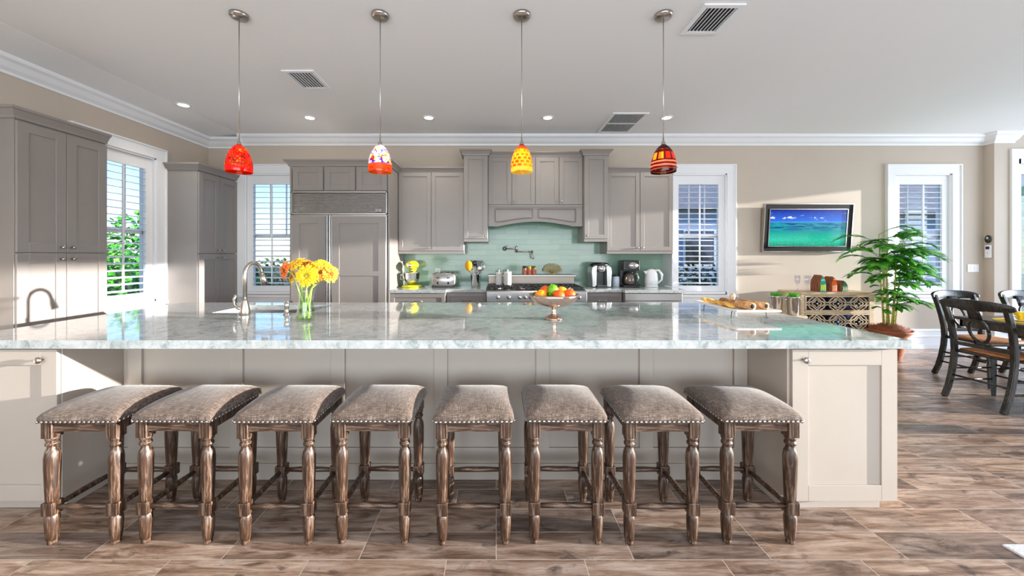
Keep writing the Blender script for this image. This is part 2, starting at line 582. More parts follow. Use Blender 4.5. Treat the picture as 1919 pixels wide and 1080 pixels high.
# ------------------------------------------------------------------ mesh helpers
class MB:
    """collects shapes and builds one mesh"""

    def __init__(s):
        s.v = []
        s.f = []
        s.sm = []

    def add(s, v, f, smooth=False):
        o = len(s.v)
        s.v += [tuple(p) for p in v]
        s.f += [tuple(i + o for i in q) for q in f]
        s.sm += [smooth] * len(f)
        return s

    def box(s, x0, x1, y0, y1, z0, z1):
        if x0 > x1: x0, x1 = x1, x0
        if y0 > y1: y0, y1 = y1, y0
        if z0 > z1: z0, z1 = z1, z0
        v = [(x0, y0, z0), (x1, y0, z0), (x1, y1, z0), (x0, y1, z0), (x0, y0, z1), (x1, y0, z1), (x1, y1, z1), (x0, y1, z1)]
        f = [(0, 3, 2, 1), (4, 5, 6, 7), (0, 1, 5, 4), (1, 2, 6, 5), (2, 3, 7, 6), (3, 0, 4, 7)]
        return s.add(v, f)

    def lathe(s, prof, seg=24, mtx=None, cap=True, smooth=True):
        v = []
        f = []
        n = len(prof)
        for r, z in prof:
            for k in range(seg):
                a = 2 * PI * k / seg
                v.append((r * math.cos(a), r * math.sin(a), z))
        for i in range(n - 1):
            for k in range(seg):
                k2 = (k + 1) % seg
                f.append((i * seg + k, i * seg + k2, (i + 1) * seg + k2, (i + 1) * seg + k))
        if cap:
            f.append(tuple(reversed(range(seg))))
            f.append(tuple((n - 1) * seg + k for k in range(seg)))
        if mtx:
            v = [mtx @ Vector(p) for p in v]
        return s.add(v, f, smooth)

    def tube(s, pts, r, seg=10, rs=None, flat=None, up=None):
        """sweep of a circle (or ellipse given by flat=(ru,rv)) along pts"""
        pts = [Vector(p) for p in pts]
        n = len(pts)
        v = []
        f = []
        prev = None
        for i, p in enumerate(pts):
            if i == 0:
                t = pts[1] - pts[0]
            elif i == n - 1:
                t = pts[-1] - pts[-2]
            else:
                t = (pts[i + 1] - pts[i]).normalized() + (pts[i] - pts[i - 1]).normalized()
            t.normalize()
            if up is not None:
                u = Vector(up)
                u = (u - t * u.dot(t))
            elif prev is None:
                u = t.orthogonal()
            else:
                u = prev - t * prev.dot(t)
            if u.length < 1e-6:
                u = t.orthogonal()
            u.normalize()
            prev = u
            w = t.cross(u)
            rr = rs[i] if rs else r
            ru, rv = (rr, rr) if flat is None else (flat[0] * (rr if rs else 1), flat[1] * (rr if rs else 1))
            for k in range(seg):
                a = 2 * PI * (k + 0.5) / seg
                ca, sa = math.cos(a), math.sin(a)
                if seg == 4:
                    ca = 1 if ca > 0 else -1
                    sa = 1 if sa > 0 else -1
                v.append(p + u * (ru * ca) + w * (rv * sa))
        for i in range(n - 1):
            for k in range(seg):
                k2 = (k + 1) % seg
                f.append((i * seg + k, i * seg + k2, (i + 1) * seg + k2, (i + 1) * seg + k))
        f.append(tuple(reversed(range(seg))))
        f.append(tuple((n - 1) * seg + k for k in range(seg)))
        return s.add(v, f, seg > 4)

    def loft(s, rings, smooth=True, cap=True):
        n = len(rings[0])
        v = [p for r in rings for p in r]
        f = []
        for i in range(len(rings) - 1):
            for k in range(n):
                k2 = (k + 1) % n
                f.append((i * n + k, i * n + k2, (i + 1) * n + k2, (i + 1) * n + k))
        if cap:
            f.append(tuple(reversed(range(n))))
            f.append(tuple((len(rings) - 1) * n + k for k in range(n)))
        return s.add(v, f, smooth)

    def prism(s, poly, y0, y1, axis='y'):
        """poly of (a,z) extruded along y (or x)"""
        n = len(poly)
        if axis == 'y':
            v = [(a, y0, z) for a, z in poly] + [(a, y1, z) for a, z in poly]
        elif axis == 'x':
            v = [(y0, a, z) for a, z in poly] + [(y1, a, z) for a, z in poly]
        else:
            v = [(a, z, y0) for a, z in poly] + [(a, z, y1) for a, z in poly]
        f = [tuple(range(n)), tuple(reversed(range(n, 2 * n)))]
        for i in range(n):
            j = (i + 1) % n
            f.append((i, i + n, j + n, j))
        return s.add(v, f)

    def sweep(s, prof, path, z0=0.0):
        """moulding: prof = closed (out, z) polygon, path = (x,y) points; out is to the LEFT of travel, mitred"""
        path = [Vector((p[0], p[1], 0)) for p in path]
        n = len(prof)
        v = []
        for i, p in enumerate(path):
            if i == 0:
                d = (path[1] - p).normalized()
                nn = Vector((-d.y, d.x, 0))
                k = 1
            elif i == len(path) - 1:
                d = (p - path[i - 1]).normalized()
                nn = Vector((-d.y, d.x, 0))
                k = 1
            else:
                d0 = (p - path[i - 1]).normalized()
                d1 = (path[i + 1] - p).normalized()
                n0 = Vector((-d0.y, d0.x, 0))
                n1 = Vector((-d1.y, d1.x, 0))
                nn = (n0 + n1).normalized()
                k = 1 / max(0.2, nn.dot(n0))
            for o, z in prof:
                q = p + nn * (o * k)
                v.append((q.x, q.y, z0 + z))
        f = []
        for i in range(len(path) - 1):
            for j in range(n):
                j2 = (j + 1) % n
                f.append((i * n + j, i * n + j2, (i + 1) * n + j2, (i + 1) * n + j))
        f.append(tuple(range(n)))
        f.append(tuple(reversed(range((len(path) - 1) * n, len(path) * n))))
        return s.add(v, f)


def T(x=0, y=0, z=0, rx=0, ry=0, rz=0, s=1):
    from mathutils import Euler
    return Matrix.Translation((x, y, z)) @ Euler((rx, ry, rz)).to_matrix().to_4x4() @ Matrix.Scale(s, 4)


def worldloc(o):
    p = Vector((0, 0, 0))
    while o:
        p += o.location
        o = o.parent
    return p


def obj(name, mb, m, parent=None, bevel=0, origin=None, local=False, subsurf=0, bseg=2):
    """link ONE mesh object; geometry is given in world space unless local"""
    me = bpy.data.meshes.new(name)
    off = Vector((0, 0, 0))
    if not local:
        if origin is not None:
            off = Vector(origin)
        elif parent is not None:
            off = worldloc(parent)
    me.from_pydata([tuple(Vector(p) - off) for p in mb.v], [], mb.f)
    for p, sm in zip(me.polygons, mb.sm):
        p.use_smooth = sm
    bm = bmesh.new()
    bm.from_mesh(me)
    bmesh.ops.recalc_face_normals(bm, faces=bm.faces)
    bm.to_mesh(me)
    bm.free()
    me.materials.append(M[m] if isinstance(m, str) else m)
    o = bpy.data.objects.new(name, me)
    COL.objects.link(o)
    if parent is not None:
        o.parent = parent
        if not local:
            o.location = off - worldloc(parent)
    elif not local:
        o.location = off
    if bevel:
        b = o.modifiers.new('bevel', 'BEVEL')
        b.width = bevel
        b.segments = bseg
        b.limit_method = 'ANGLE'
        b.angle_limit = math.radians(50)
        b.harden_normals = False
    if subsurf:
        ss = o.modifiers.new('subdivision', 'SUBSURF')
        ss.levels = subsurf
        ss.render_levels = subsurf
    return o


def tag(o, label=None, cat=None, group=None, kind=None):
    if label: o['label'] = label
    if cat: o['category'] = cat
    if group: o['group'] = group
    if kind: o['kind'] = kind
    return o


def thing(name, label, cat, loc=(0, 0, 0), group=None):
    o = bpy.data.objects.new(name, None)
    o.empty_display_size = 0.05
    COL.objects.link(o)
    o.location = loc
    return tag(o, label, cat, group)


def struct(name, mb, m, parent=None, **kw):
    o = obj(name, mb, m, parent, **kw)
    if parent is None:
        o['kind'] = 'structure'
    return o


def single(name, mb, m, label, cat, loc, group=None, **kw):
    o = obj(name, mb, m, None, origin=loc, **kw)
    return tag(o, label, cat, group)


def copy_tree(o, parent=None):
    c = o.copy()
    COL.objects.link(c)
    c.parent = parent
    for ch in list(o.children):
        copy_tree(ch, c)
    return c


# orientation frames for cabinet faces: a = along the face, d = outwards, z = up
def frame_f(face):      # facing the camera (-Y)
    return lambda mb, a0, a1, d0, d1, z0, z1: mb.box(a0, a1, face - d0, face - d1, z0, z1)


def frame_r(face):      # facing +X
    return lambda mb, a0, a1, d0, d1, z0, z1: mb.box(face + d0, face + d1, a0, a1, z0, z1)


def shaker(fr, a0, a1, z0, z1, stile=0.06, th=0.02, rec=0.009, mids=()):
    mb = MB()
    fr(mb, a0 + stile - 0.005, a1 - stile + 0.005, 0.002, th - rec, z0 + stile - 0.005, z1 - stile + 0.005)
    fr(mb, a0, a0 + stile, 0.001, th, z0, z1)
    fr(mb, a1 - stile, a1, 0.001, th, z0, z1)
    fr(mb, a0 + stile, a1 - stile, 0.001, th, z0, z0 + stile)
    fr(mb, a0 + stile, a1 - stile, 0.001, th, z1 - stile, z1)
    for zm in mids:
        fr(mb, a0 + stile, a1 - stile, 0.001, th, zm - 0.03, zm + 0.03)
    return mb


def knob_at(pos, axis, r=0.014):
    prof = [(0.0055, 0.0), (0.0055, 0.012), (r * 0.8, 0.014), (r, 0.019), (r, 0.024), (r * 0.75, 0.029), (0.001, 0.030)]
    rot = T(*pos, rx=PI / 2) if axis == '-y' else T(*pos, ry=PI / 2) if axis == '+x' else T(*pos, ry=-PI / 2)
    return MB().lathe(prof, 16, rot)


def door(parent, fr, axis, face, a0, a1, z0, z1, knob=None, stile=0.06, mids=(), m='cab', name='door', label=None, kr=0.014):
    d = obj(name, shaker(fr, a0, a1, z0, z1, stile, mids=mids), m, parent, bevel=0.0015, bseg=1)
    if label: d['label'] = label
    if knob:
        a, z = knob
        pos = (a, face - 0.02, z) if axis == '-y' else (face + 0.02, a, z)
        obj('knob', knob_at(pos, axis, kr), 'nickel', d)
    return d


CROWN = [(0.0, 0.0), (0.012, 0.0), (0.018, 0.018), (0.042, 0.052), (0.055, 0.058), (0.055, 0.075), (0.0, 0.075)]

# ------------------------------------------------------------------ room shell
XL, YB, ZC = -4.15, 5.31, 3.06
XR, YR = 9.5, -3.5      # right wall and rear wall

WZ0, WZ1 = 0.80, 2.52   # wall holes of the shuttered windows


def wall_y(mb, y0, y1, x0, x1, z0, z1, holes):
    """wall slab parallel to X with rectangular holes (x0,x1,z0,z1)"""
    xs = x0
    for hx0, hx1, hz0, hz1 in sorted(holes):
        mb.box(xs, hx0, y0, y1, z0, z1)
        if hz0 > z0: mb.box(hx0, hx1, y0, y1, z0, hz0)
        if hz1 < z1: mb.box(hx0, hx1, y0, y1, hz1, z1)
        xs = hx1
    mb.box(xs, x1, y0, y1, z0, z1)


def wall_x(mb, x0, x1, y0, y1, z0, z1, holes):
    ys = y0
    for hy0, hy1, hz0, hz1 in sorted(holes):
        mb.box(x0, x1, ys, hy0, z0, z1)
        if hz0 > z0: mb.box(x0, x1, hy0, hy1, z0, hz0)
        if hz1 < z1: mb.box(x0, x1, hy0, hy1, hz1, z1)
        ys = hy1
    mb.box(x0, x1, ys, y1, z0, z1)


struct('floor', MB().box(XL - 0.2, XR + 0.2, YR - 0.2, YB + 0.25, -0.1, 0.0), 'floor')
struct('ceiling', MB().box(XL - 0.2, XR + 0.2, YR - 0.2, YB + 0.25, ZC, ZC + 0.12), 'ceiling')
# shallow sloping soffit band along the left wall
mb = MB()
mb.prism([(XL, ZC - 0.062), (-3.64, ZC - 0.001), (-3.64, ZC + 0.01), (XL, ZC + 0.01)], YR, YB)
struct('trim_1', mb, 'ceiling')

WIN = {1: (-3.73, -2.72), 2: (2.42, 3.43), 3: (5.615, 6.665)}
mb = MB()
wall_y(mb, YB, YB + 0.16, XL - 0.16, 7.02, 0, ZC, [(a + 0.11, b - 0.11, WZ0, WZ1) for a, b in WIN.values()])
mb.box(7.02, 7.18, 5.19, YB + 0.16, 0, ZC)
wall_y(mb, 5.19, 5.35, 7.18, XR + 0.16, 0, ZC, [(7.33, 9.2, 0.0, 2.74)])
struct('wall_back', mb, 'wall')
WL = (3.57, 4.59)
mb = MB()
wall_x(mb, XL - 0.16, XL, YR - 0.16, YB + 0.16, 0, ZC, [(WL[0] + 0.11, WL[1] - 0.11, WZ0, WZ1)])
struct('wall_left', mb, 'wall')
mb = MB()
wall_x(mb, XR, XR + 0.16, YR - 0.16, 5.35, 0, ZC, [(-0.4, 2.0, 0.02, 2.80), (2.12, 4.85, 0.02, 2.80)])
struct('wall_right', mb, 'wall')
mb = MB()
wall_y(mb, YR - 0.16, YR, XL - 0.16, XR + 0.16, 0, ZC, [(-3.4, 4.2, 0.02, 2.72)])
struct('wall_rear', mb, 'wall')

# crown moulding of the room (out = to the left of travel)
RC = [(0.0, 0.0), (0.012, 0.0), (0.016, 0.022), (0.05, 0.045), (0.085, 0.085), (0.115, 0.10), (0.125, 0.118), (0.125, 0.135), (0.0, 0.135)]
zc = ZC - 0.135
# travel with the room on the left: right end -> along the back wall to the left corner -> towards the camera
mb = MB()
mb.sweep(RC, [(7.30, 5.19), (7.02, 5.19), (7.02, YB), (-3.64, YB)], zc)
mb.sweep(RC, [(-3.64, YB), (-3.66, YB)], zc)
struct('trim_2', mb, 'trim')
mb = MB()
mb.sweep(RC, [(-3.64, YB), (XL, YB), (XL, YR)], zc - 0.042)
struct('trim_3', mb, 'trim')

BB = [(0.0, 0.0), (0.022, 0.0), (0.022, 0.065), (0.016, 0.07), (0.016, 0.165), (0.022, 0.17), (0.022, 0.185), (0.014, 0.195), (0.014, 0.25), (0.024, 0.26), (0.018, 0.28), (0.0, 0.285)]
struct('baseboard_back', MB().sweep(BB, [(7.28, 5.19), (7.02, 5.19), (7.02, YB), (2.42, YB)]), 'trim')
struct('baseboard_left', MB().sweep(BB, [(XL, 2.83), (XL, YR)]), 'trim')


def shutter_window(idx, a0, a1, fr_in, horiz, outdir, cut=None):
    """a0..a1 outer casing; horiz(mb,a0,a1,d0,d1,z0,z1): d<0 goes into the wall"""
    z0, z1 = 0.69, 2.64
    mb = MB()
    B = lambda *k: horiz(mb, *k)
    # casing
    B(a0, a0 + 0.115, 0, 0.03, z0 + 0.06, z1 - 0.12)
    B(a1 - 0.115, a1, 0, 0.03, z0 + 0.06, z1 - 0.12)
    B(a0, a1, 0, 0.03, z1 - 0.12, z1)
    B(a0 - 0.012, a0 + 0.006, 0, 0.045, z0 + 0.06, z1)
    B(a1 - 0.006, a1 + 0.012, 0, 0.045, z0 + 0.06, z1)
    B(a0 - 0.012, a1 + 0.012, 0, 0.045, z1 - 0.006, z1 + 0.012)
    B(a0 - 0.03, a1 + 0.03, 0, 0.06, z0 + 0.055, z0 + 0.085)   # stool
    B(a0, a1, 0, 0.03, z0 - 0.03, z0 + 0.055)                   # apron
    root = struct('window_%d' % idx, mb, 'trim', bevel=0.003)
    h0, h1 = a0 + 0.11, a1 - 0.11
    # jamb lining
    j = MB()
    J = lambda *k: horiz(j, *k)
    J(h0 - 0.001, h0 + 0.02, -0.16, 0.012, WZ0 - 0.01, WZ1 + 0.01)
    J(h1 - 0.02, h1 + 0.001, -0.16, 0.012, WZ0 - 0.01, WZ1 + 0.01)
    J(h0, h1, -0.16, 0.012, WZ1 - 0.02, WZ1 + 0.01)
    J(h0, h1, -0.16, 0.012, WZ0 - 0.01, WZ0 + 0.02)
    obj('window_frame', j, 'trim', root)
    # sash with panes behind the shutter
    s = MB()
    S = lambda *k: horiz(s, *k)
    for a, b in ((h0 + 0.02, h0 + 0.065), (h1 - 0.065, h1 - 0.02)):
        S(a, b, -0.13, -0.09, WZ0 + 0.02, WZ1 - 0.02)
    for a, b in ((WZ0 + 0.02, WZ0 + 0.075), (WZ1 - 0.07, WZ1 - 0.02), (1.60, 1.66)):
        S(h0 + 0.02, h1 - 0.02, -0.13, -0.09, a, b)
    mid = (h0 + h1) / 2
    S(mid - 0.1, mid - 0.085, -0.12, -0.10, 1.66, WZ1 - 0.07)
    S(mid + 0.13, mid + 0.145, -0.12, -0.10, 1.66, WZ1 - 0.07)
    sa = obj('window_sash', s, 'trim', root)
    g = MB()
    horiz(g, h0 + 0.05, h1 - 0.05, -0.112, -0.108, WZ0 + 0.06, WZ1 - 0.05)
    obj('window_pane', g, 'glass', sa)
    # shutter panel
    p = MB()
    P = lambda *k: horiz(p, *k)
    q0, q1 = h0 + 0.022, h1 - 0.022
    P(q0, q0 + 0.085, -0.045, -0.015, WZ0 + 0.022, WZ1 - 0.022)
    P(q1 - 0.085, q1, -0.045, -0.015, WZ0 + 0.022, WZ1 - 0.022)
    P(q0 + 0.085, q1 - 0.085, -0.045, -0.015, WZ0 + 0.022, 0.905)
    P(q0 + 0.085, q1 - 0.085, -0.045, -0.015, 2.37, WZ1 - 0.022)
    sh = obj('shutter_panel', p, 'trim', root, bevel=0.002)
    lv = MB()
    nz = 19
    z = 0.905 + 0.0385
    prof = []
    for k in range(12):
        a = 2 * PI * k / 12
        prof.append((0.036 * math.cos(a), 0.0055 * math.sin(a)))
    tilt = math.radians(12)
    for i in range(nz):
        pz = 0.945 + i * 0.0773
        r0, r1 = [], []
        for u, w in prof:
            d = u * math.cos(tilt) - w * math.sin(tilt)
            zz = -u * math.sin(tilt) * 1 + w * math.cos(tilt)
            r0.append((d - 0.03, zz + pz))
        n = len(r0)
        v = [fr_in(q0 + 0.086, d, zz) for d, zz in r0] + [fr_in(q1 - 0.086, d, zz) for d, zz in r0]
        f = [tuple(range(n)), tuple(reversed(range(n, 2 * n)))] + [(k, k + n, (k + 1) % n + n, (k + 1) % n) for k in range(n)]
        lv.add(v, f, True)
    obj('louvers', lv, 'trim', sh)
    tr = MB()
    horiz(tr, mid - 0.008, mid + 0.008, 0.008, 0.022, 0.93, 2.35)
    obj('tilt_rod', tr, 'trim', sh)
    return root


hz_back = lambda mb, a0, a1, d0, d1, z0, z1: mb.box(a0, a1, YB - d0, YB - d1, z0, z1)
pt_back = lambda a, d, z: (a, YB - d, z)
hz_left = lambda mb, a0, a1, d0, d1, z0, z1: mb.box(XL + d0, XL + d1, a0, a1, z0, z1)
pt_left = lambda a, d, z: (XL + d, a, z)
for i, (a, b) in WIN.items():
    shutter_window(i, a, b, pt_back, hz_back, 1)
shutter_window(4, WL[0], WL[1], pt_left, hz_left, 1)


def glass_doors(name, horiz, a0, a1, z1, n, trim=0.1):
    mb = MB()
    B = lambda *k: horiz(mb, *k)
    B(a0 - trim, a0, 0, 0.03, 0, z1 + trim)
    B(a1, a1 + trim, 0, 0.03, 0, z1 + trim)
    B(a0, a1, 0, 0.03, z1, z1 + trim)
    B(a0, a0 + 0.03, -0.16, 0, 0, z1)
    B(a1 - 0.03, a1, -0.16, 0, 0, z1)
    B(a0, a1, -0.16, 0, z1 - 0.03, z1)
    root = struct(name, mb, 'trim', bevel=0.003)
    w = (a1 - a0 - 0.06) / n
    for i in range(n):
        s = MB()
        S = lambda *k: horiz(s, *k)
        b0 = a0 + 0.03 + i * w
        b1 = b0 + w
        dd = -0.06 - 0.05 * (i % 2)
        S(b0, b0 + 0.06, dd, dd + 0.045, 0.02, z1 - 0.03)
        S(b1 - 0.06, b1, dd, dd + 0.045, 0.02, z1 - 0.03)
        S(b0, b1, dd, dd + 0.045, 0.02, 0.12)
        S(b0, b1, dd, dd + 0.045, z1 - 0.10, z1 - 0.03)
        lf = obj('door_leaf', s, 'trim', root)
        g = MB()
        horiz(g, b0 + 0.05, b1 - 0.05, dd + 0.018, dd + 0.026, 0.11, z1 - 0.09)
        obj('glass_pane', g, 'glass', lf)
    return root


hz_seg = lambda mb, a0, a1, d0, d1, z0, z1: mb.box(a0, a1, 5.19 - d0, 5.19 - d1, z0, z1)
glass_doors('door_1', hz_seg, 7.33, 9.2, 2.74, 2)
hz_right = lambda mb, a0, a1, d0, d1, z0, z1: mb.box(XR - d0, XR - d1, a0, a1, z0, z1)
hz_rear = lambda mb, a0, a1, d0, d1, z0, z1: mb.box(a0, a1, YR + d0, YR + d1, z0, z1)

# ------------------------------------------------------------------ ceiling fittings
DL = [(-3.56, 4.19, 'above the window on the left wall, farthest left'), (-2.32, 4.58, 'above the refrigerator'), (-0.84, 4.58, 'above the mixer and toaster cupboards'),
      (0.64, 4.58, 'above the range hood cupboards'), (2.12, 4.58, 'beside the perforated return grille')]
for x, y, w in DL:
    cz = ZC
    o = thing('recessed_light', 'small round recessed ceiling light ' + w, 'ceiling light', (x, y, cz), 'recessed ceiling lights over the kitchen')
    obj('trim_ring', MB().lathe([(0.052, 0.0), (0.075, 0.0), (0.075, -0.006), (0.055, -0.009), (0.052, -0.004), (0.052, 0.0)], 28, T(x, y, cz), cap=False), 'trim', o)
    obj('lens', MB().lathe([(0.054, -0.002), (0.05, -0.005), (0.001, -0.006)], 24, T(x, y, cz)), 'lamp_lens', o)
    l = bpy.data.lights.new('downlight', 'SPOT')
    l.energy = 28
    l.spot_size = math.radians(125)
    l.spot_blend = 0.9
    l.shadow_soft_size = 0.05
    l.color = (1, 0.93, 0.82)
    lo = bpy.data.objects.new('downlight', l)
    COL.objects.link(lo)
    lo.location = (x, y, cz - 0.02)


def vent(label, x0, x1, y0, y1, n, bar=False):
    o = thing('ceiling_vent', label, 'vent', ((x0 + x1) / 2, (y0 + y1) / 2, ZC), 'air vents in the ceiling')
    b = 0.035
    mb = MB()
    mb.box(x0, x0 + b, y0, y1, ZC - 0.012, ZC).box(x1 - b, x1, y0, y1, ZC - 0.012, ZC).box(x0 + b, x1 - b, y0, y0 + b, ZC - 0.012, ZC).box(x0 + b, x1 - b, y1 - b, y1, ZC - 0.012, ZC)
    obj('frame', mb, 'trim', o, bevel=0.002)
    obj('backing', MB().box(x0 + b, x1 - b, y0 + b, y1 - b, ZC - 0.002, ZC), 'slot', o)
    sl = MB()
    w = (x1 - x0 - 2 * b) / n
    for i in range(n):
        c = x0 + b + w * (i + 0.5)
        sl.prism([(c - w * 0.12, ZC - 0.012), (c + w * 0.06, ZC - 0.012), (c + w * 0.12, ZC - 0.003), (c - w * 0.02, ZC - 0.003)], y0 + b, y1 - b)
    if bar:
        ym = (y0 + y1) / 2
        sl.box(x0 + b, x1 - b, ym - 0.01, ym + 0.01, ZC - 0.0125, ZC - 0.002)
    obj('slats', sl, 'trim', o)


vent('white slatted ceiling vent at the upper right, nearest the camera', 1.415, 1.70, 2.50, 2.84, 8)
vent('white slatted ceiling vent between the two left pendant lights', -1.99, -1.69, 3.40, 3.78, 8)
vent('large perforated return air grille in the ceiling near the crown moulding', 1.40, 1.84, 4.42, 5.12, 24, True)

# ------------------------------------------------------------------ pendants
M['shade_red'] = m_shade('red_mottled_glass', shade_red, 0.12)
M['shade_milli'] = m_shade('millefiori_glass', shade_milli, 0.2)
M['shade_amber'] = m_shade('amber_checked_glass', shade_amber, 0.15)
M['shade_stripe'] = m_shade('dark_red_striped_glass', shade_stripe, 0.12)
PEND = [(-1.83, 'shade_red', 0.087, 'pendant light with mottled red and orange glass shade'),
        (-0.826, 'shade_milli', 0.083, 'pendant light with white and purple flower-patterned glass shade and orange rim'),
        (0.181, 'shade_amber', 0.080, 'pendant light with amber glass shade dotted with red squares'),
        (1.189, 'shade_stripe', 0.088, 'pendant light with dark red glass shade banded in pale swirls')]
PY = 2.62
for x, m, R, lab in PEND:
    o = thing('pendant_light', lab, 'pendant light', (x, PY, ZC), 'glass pendant lights above the island')
    obj('canopy', MB().lathe([(0.062, 0.0), (0.062, -0.012), (0.056, -0.022), (0.03, -0.028), (0.006, -0.03)], 32, T(x, PY, ZC)), 'nickel', o)
    z0 = 1.938
    obj('cord', MB().tube([(x, PY, ZC - 0.028), (x, PY, z0 + 0.235)], 0.0028, 8), 'nickel', o)
    obj('socket_cap', MB().lathe([(0.004, 0.245), (0.006, 0.225), (0.012, 0.215), (0.016, 0.195), (0.017, 0.185), (0.014, 0.17)], 16, T(x, PY, z0)), 'nickel', o)
    hgt = 0.198
    prof = []
    for k in range(15):
        u = k / 14
        z = hgt * u
        r = R * (max(0.0, 1 - (u * 0.985) ** 2.3)) ** 0.60 * (1 - 0.05 * (1 - u) ** 6)
        prof.append((max(r, 0.014), z))
    inner = [(r - 0.003, z) for r, z in reversed(prof)]
    sh = obj('lamp_shade', MB().lathe(prof + inner, 40, T(x, PY, z0), cap=False), m, o, origin=(x, PY, z0))
    obj('bulb', MB().lathe([(0.008, 0.175), (0.012, 0.16), (0.014, 0.13), (0.012, 0.105), (0.004, 0.095)], 14, T(x, PY, z0)), 'bulb', o)
    l = bpy.data.lights.new('bulb_glow', 'POINT')
    l.energy = 1.1
    l.color = (1, 0.78, 0.5)
    l.shadow_soft_size = 0.02
    lo = bpy.data.objects.new('bulb_glow', l)
    COL.objects.link(lo)
    lo.location = (x, PY, z0 + 0.08)

# ------------------------------------------------------------------ pantry cabinets on the left wall
PX = -3.735   # carcass front, doors add 2 cm


def pantry(label, y0, y1):
    o = thing('pantry_cabinet', label, 'cabinet', (XL, y0, 0), 'tall grey pantry cabinets')
    obj('body', MB().box(XL + 0.001, PX, y0, y1, 0.10, 2.415).box(XL + 0.001, PX - 0.05, y0 + 0.01, y1, 0, 0.10), 'cab', o, bevel=0.002)
    fr = frame_r(PX)
    ym = (y0 + y1) / 2
    for a0, a1, ka in ((y0 + 0.004, ym - 0.002, ym - 0.04), (ym + 0.002, y1 - 0.004, ym + 0.04)):
        door(o, fr, '+x', PX, a0, a1, 1.372, 2.395, (ka, 1.415), 0.075, name='upper_door')
        door(o, fr, '+x', PX, a0, a1, 0.11, 1.362, (ka, 1.315), 0.075, name='lower_door')
    mb = MB()
    # path with room side on the left of travel: from the far end towards the camera the room (+X) is on the left
    mb.sweep([(a, b * 1.15) for a, b in CROWN], [(PX + 0.005, y1), (PX + 0.005, y0), (XL + 0.001, y0)], 2.41)
    mb.box(XL + 0.001, PX + 0.01, y0, y1, 2.41, 2.43)
    obj('crown', mb, 'cab', o)
    return o


pantry('tall grey pantry cabinet in the left foreground with sunlit lower doors', 2.85, 3.52)
pantry('tall grey pantry cabinet in the far left corner behind the faucet', 4.60, 5.31 - 0.002)

# ------------------------------------------------------------------ back run of cabinets
YF = 4.70        # base cabinet face
YU = 4.98        # upper cabinet face
YN = 4.90        # narrow uppers

# refrigerator
FX0, FX1, FY = -2.54, -1.345, 4.57
o = thing('refrigerator', 'large built-in refrigerator with two grey panelled doors and a steel grille', 'refrigerator', ((FX0 + FX1) / 2, FY, 0))
obj('body', MB().box(FX0 + 0.01, FX1 - 0.01, FY + 0.02, YB - 0.002, 0.02, 2.135), 'steel', o)
ff = frame_f(FY)
for a0, a1, mids in ((FX0 + 0.012, -2.10, ()), (-2.035, FX1 - 0.016, (1.12,))):
    d = MB()
    ff(d, a0 - 0.008, a1 + 0.008, -0.015, 0.012, 0.12, 1.842)
    dd = obj('door', d, 'steel', o, bevel=0.002)
    obj('door_panel', shaker(frame_f(FY - 0.008), a0 + 0.006, a1 - 0.006, 0.13, 1.828, 0.09, mids=mids), 'cab', dd, bevel=0.0015)
hm = MB()
ff(hm, -2.088, -2.072, 0.0, 0.05, 0.14, 1.84)
ff(hm, -2.060, -2.044, 0.0, 0.05, 0.14, 1.84)
obj('door_handle', hm, 'steel', o, bevel=0.004)
g = MB()
ff(g, FX0 + 0.004, FX1 - 0.004, -0.01, 0.004, 1.852, 2.135)
for i in range(13):
    z = 1.87 + i * 0.0195
    g.prism([(FY - 0.004, z), (FY - 0.014, z + 0.004), (FY - 0.006, z + 0.017), (FY - 0.004, z + 0.017)], FX0 + 0.02, FX1 - 0.02, 'x')
ff(g, FX0 + 0.004, FX0 + 0.018, 0.0, 0.02, 1.852, 2.135)
ff(g, FX1 - 0.018, FX1 - 0.004, 0.0, 0.02, 1.852, 2.135)
ff(g, FX0 + 0.004, FX1 - 0.004, 0.0, 0.02, 2.122, 2.135)
ff(g, FX0 + 0.004, FX1 - 0.004, 0.0, 0.02, 1.852, 1.865)
obj('grille', g, 'steel', o)
bd = MB()
ff(bd, -1.49, -1.42, 0.014, 0.018, 1.885, 1.915)
bdo = obj('badge', bd, 'steel', o)
b2 = MB()
ff(b2, -1.484, -1.426, 0.018, 0.019, 1.89, 1.893); ff(b2, -1.484, -1.426, 0.018, 0.019, 1.907, 1.91)
ff(b2, -1.484, -1.480, 0.018, 0.019, 1.89, 1.91); ff(b2, -1.430, -1.426, 0.018, 0.019, 1.89, 1.91)
ff(b2, -1.470, -1.444, 0.018, 0.019, 1.896, 1.904)
obj('badge_mark', b2, 'black', bdo)

# cupboards over the refrigerator with side panels
o = thing('wall_cabinet', 'row of three small grey cupboards above the refrigerator', 'cabinet', ((FX0 + FX1) / 2, FY, 2.14))
mb = MB()
mb.box(FX0 + 0.002, FX1 - 0.002, FY + 0.022, YB - 0.002, 2.14, 2.46)
mb.box(FX0 - 0.022, FX0, FY, YB - 0.002, 0, 2.46).box(FX1, FX1 + 0.022, FY, YB - 0.002, 0, 2.46)
obj('body', mb, 'cab', o, bevel=0.002)
w = (FX1 - FX0) / 3
for i in range(3):
    a = FX0 + i * w
    door(o, frame_f(FY + 0.018), '-y', FY, a + 0.010, a + w - 0.010, 2.152, 2.445, None, 0.07)

def fix_crown(path, zb, s=1.0):
    return MB().sweep([(-a * s, b * s) for a, b in CROWN], path, zb)


obj('crown', fix_crown([(FX0 - 0.022, YB - 0.002), (FX0 - 0.022, FY), (FX1 + 0.022, FY), (FX1 + 0.022, YB - 0.002)], 2.45), 'cab', o)


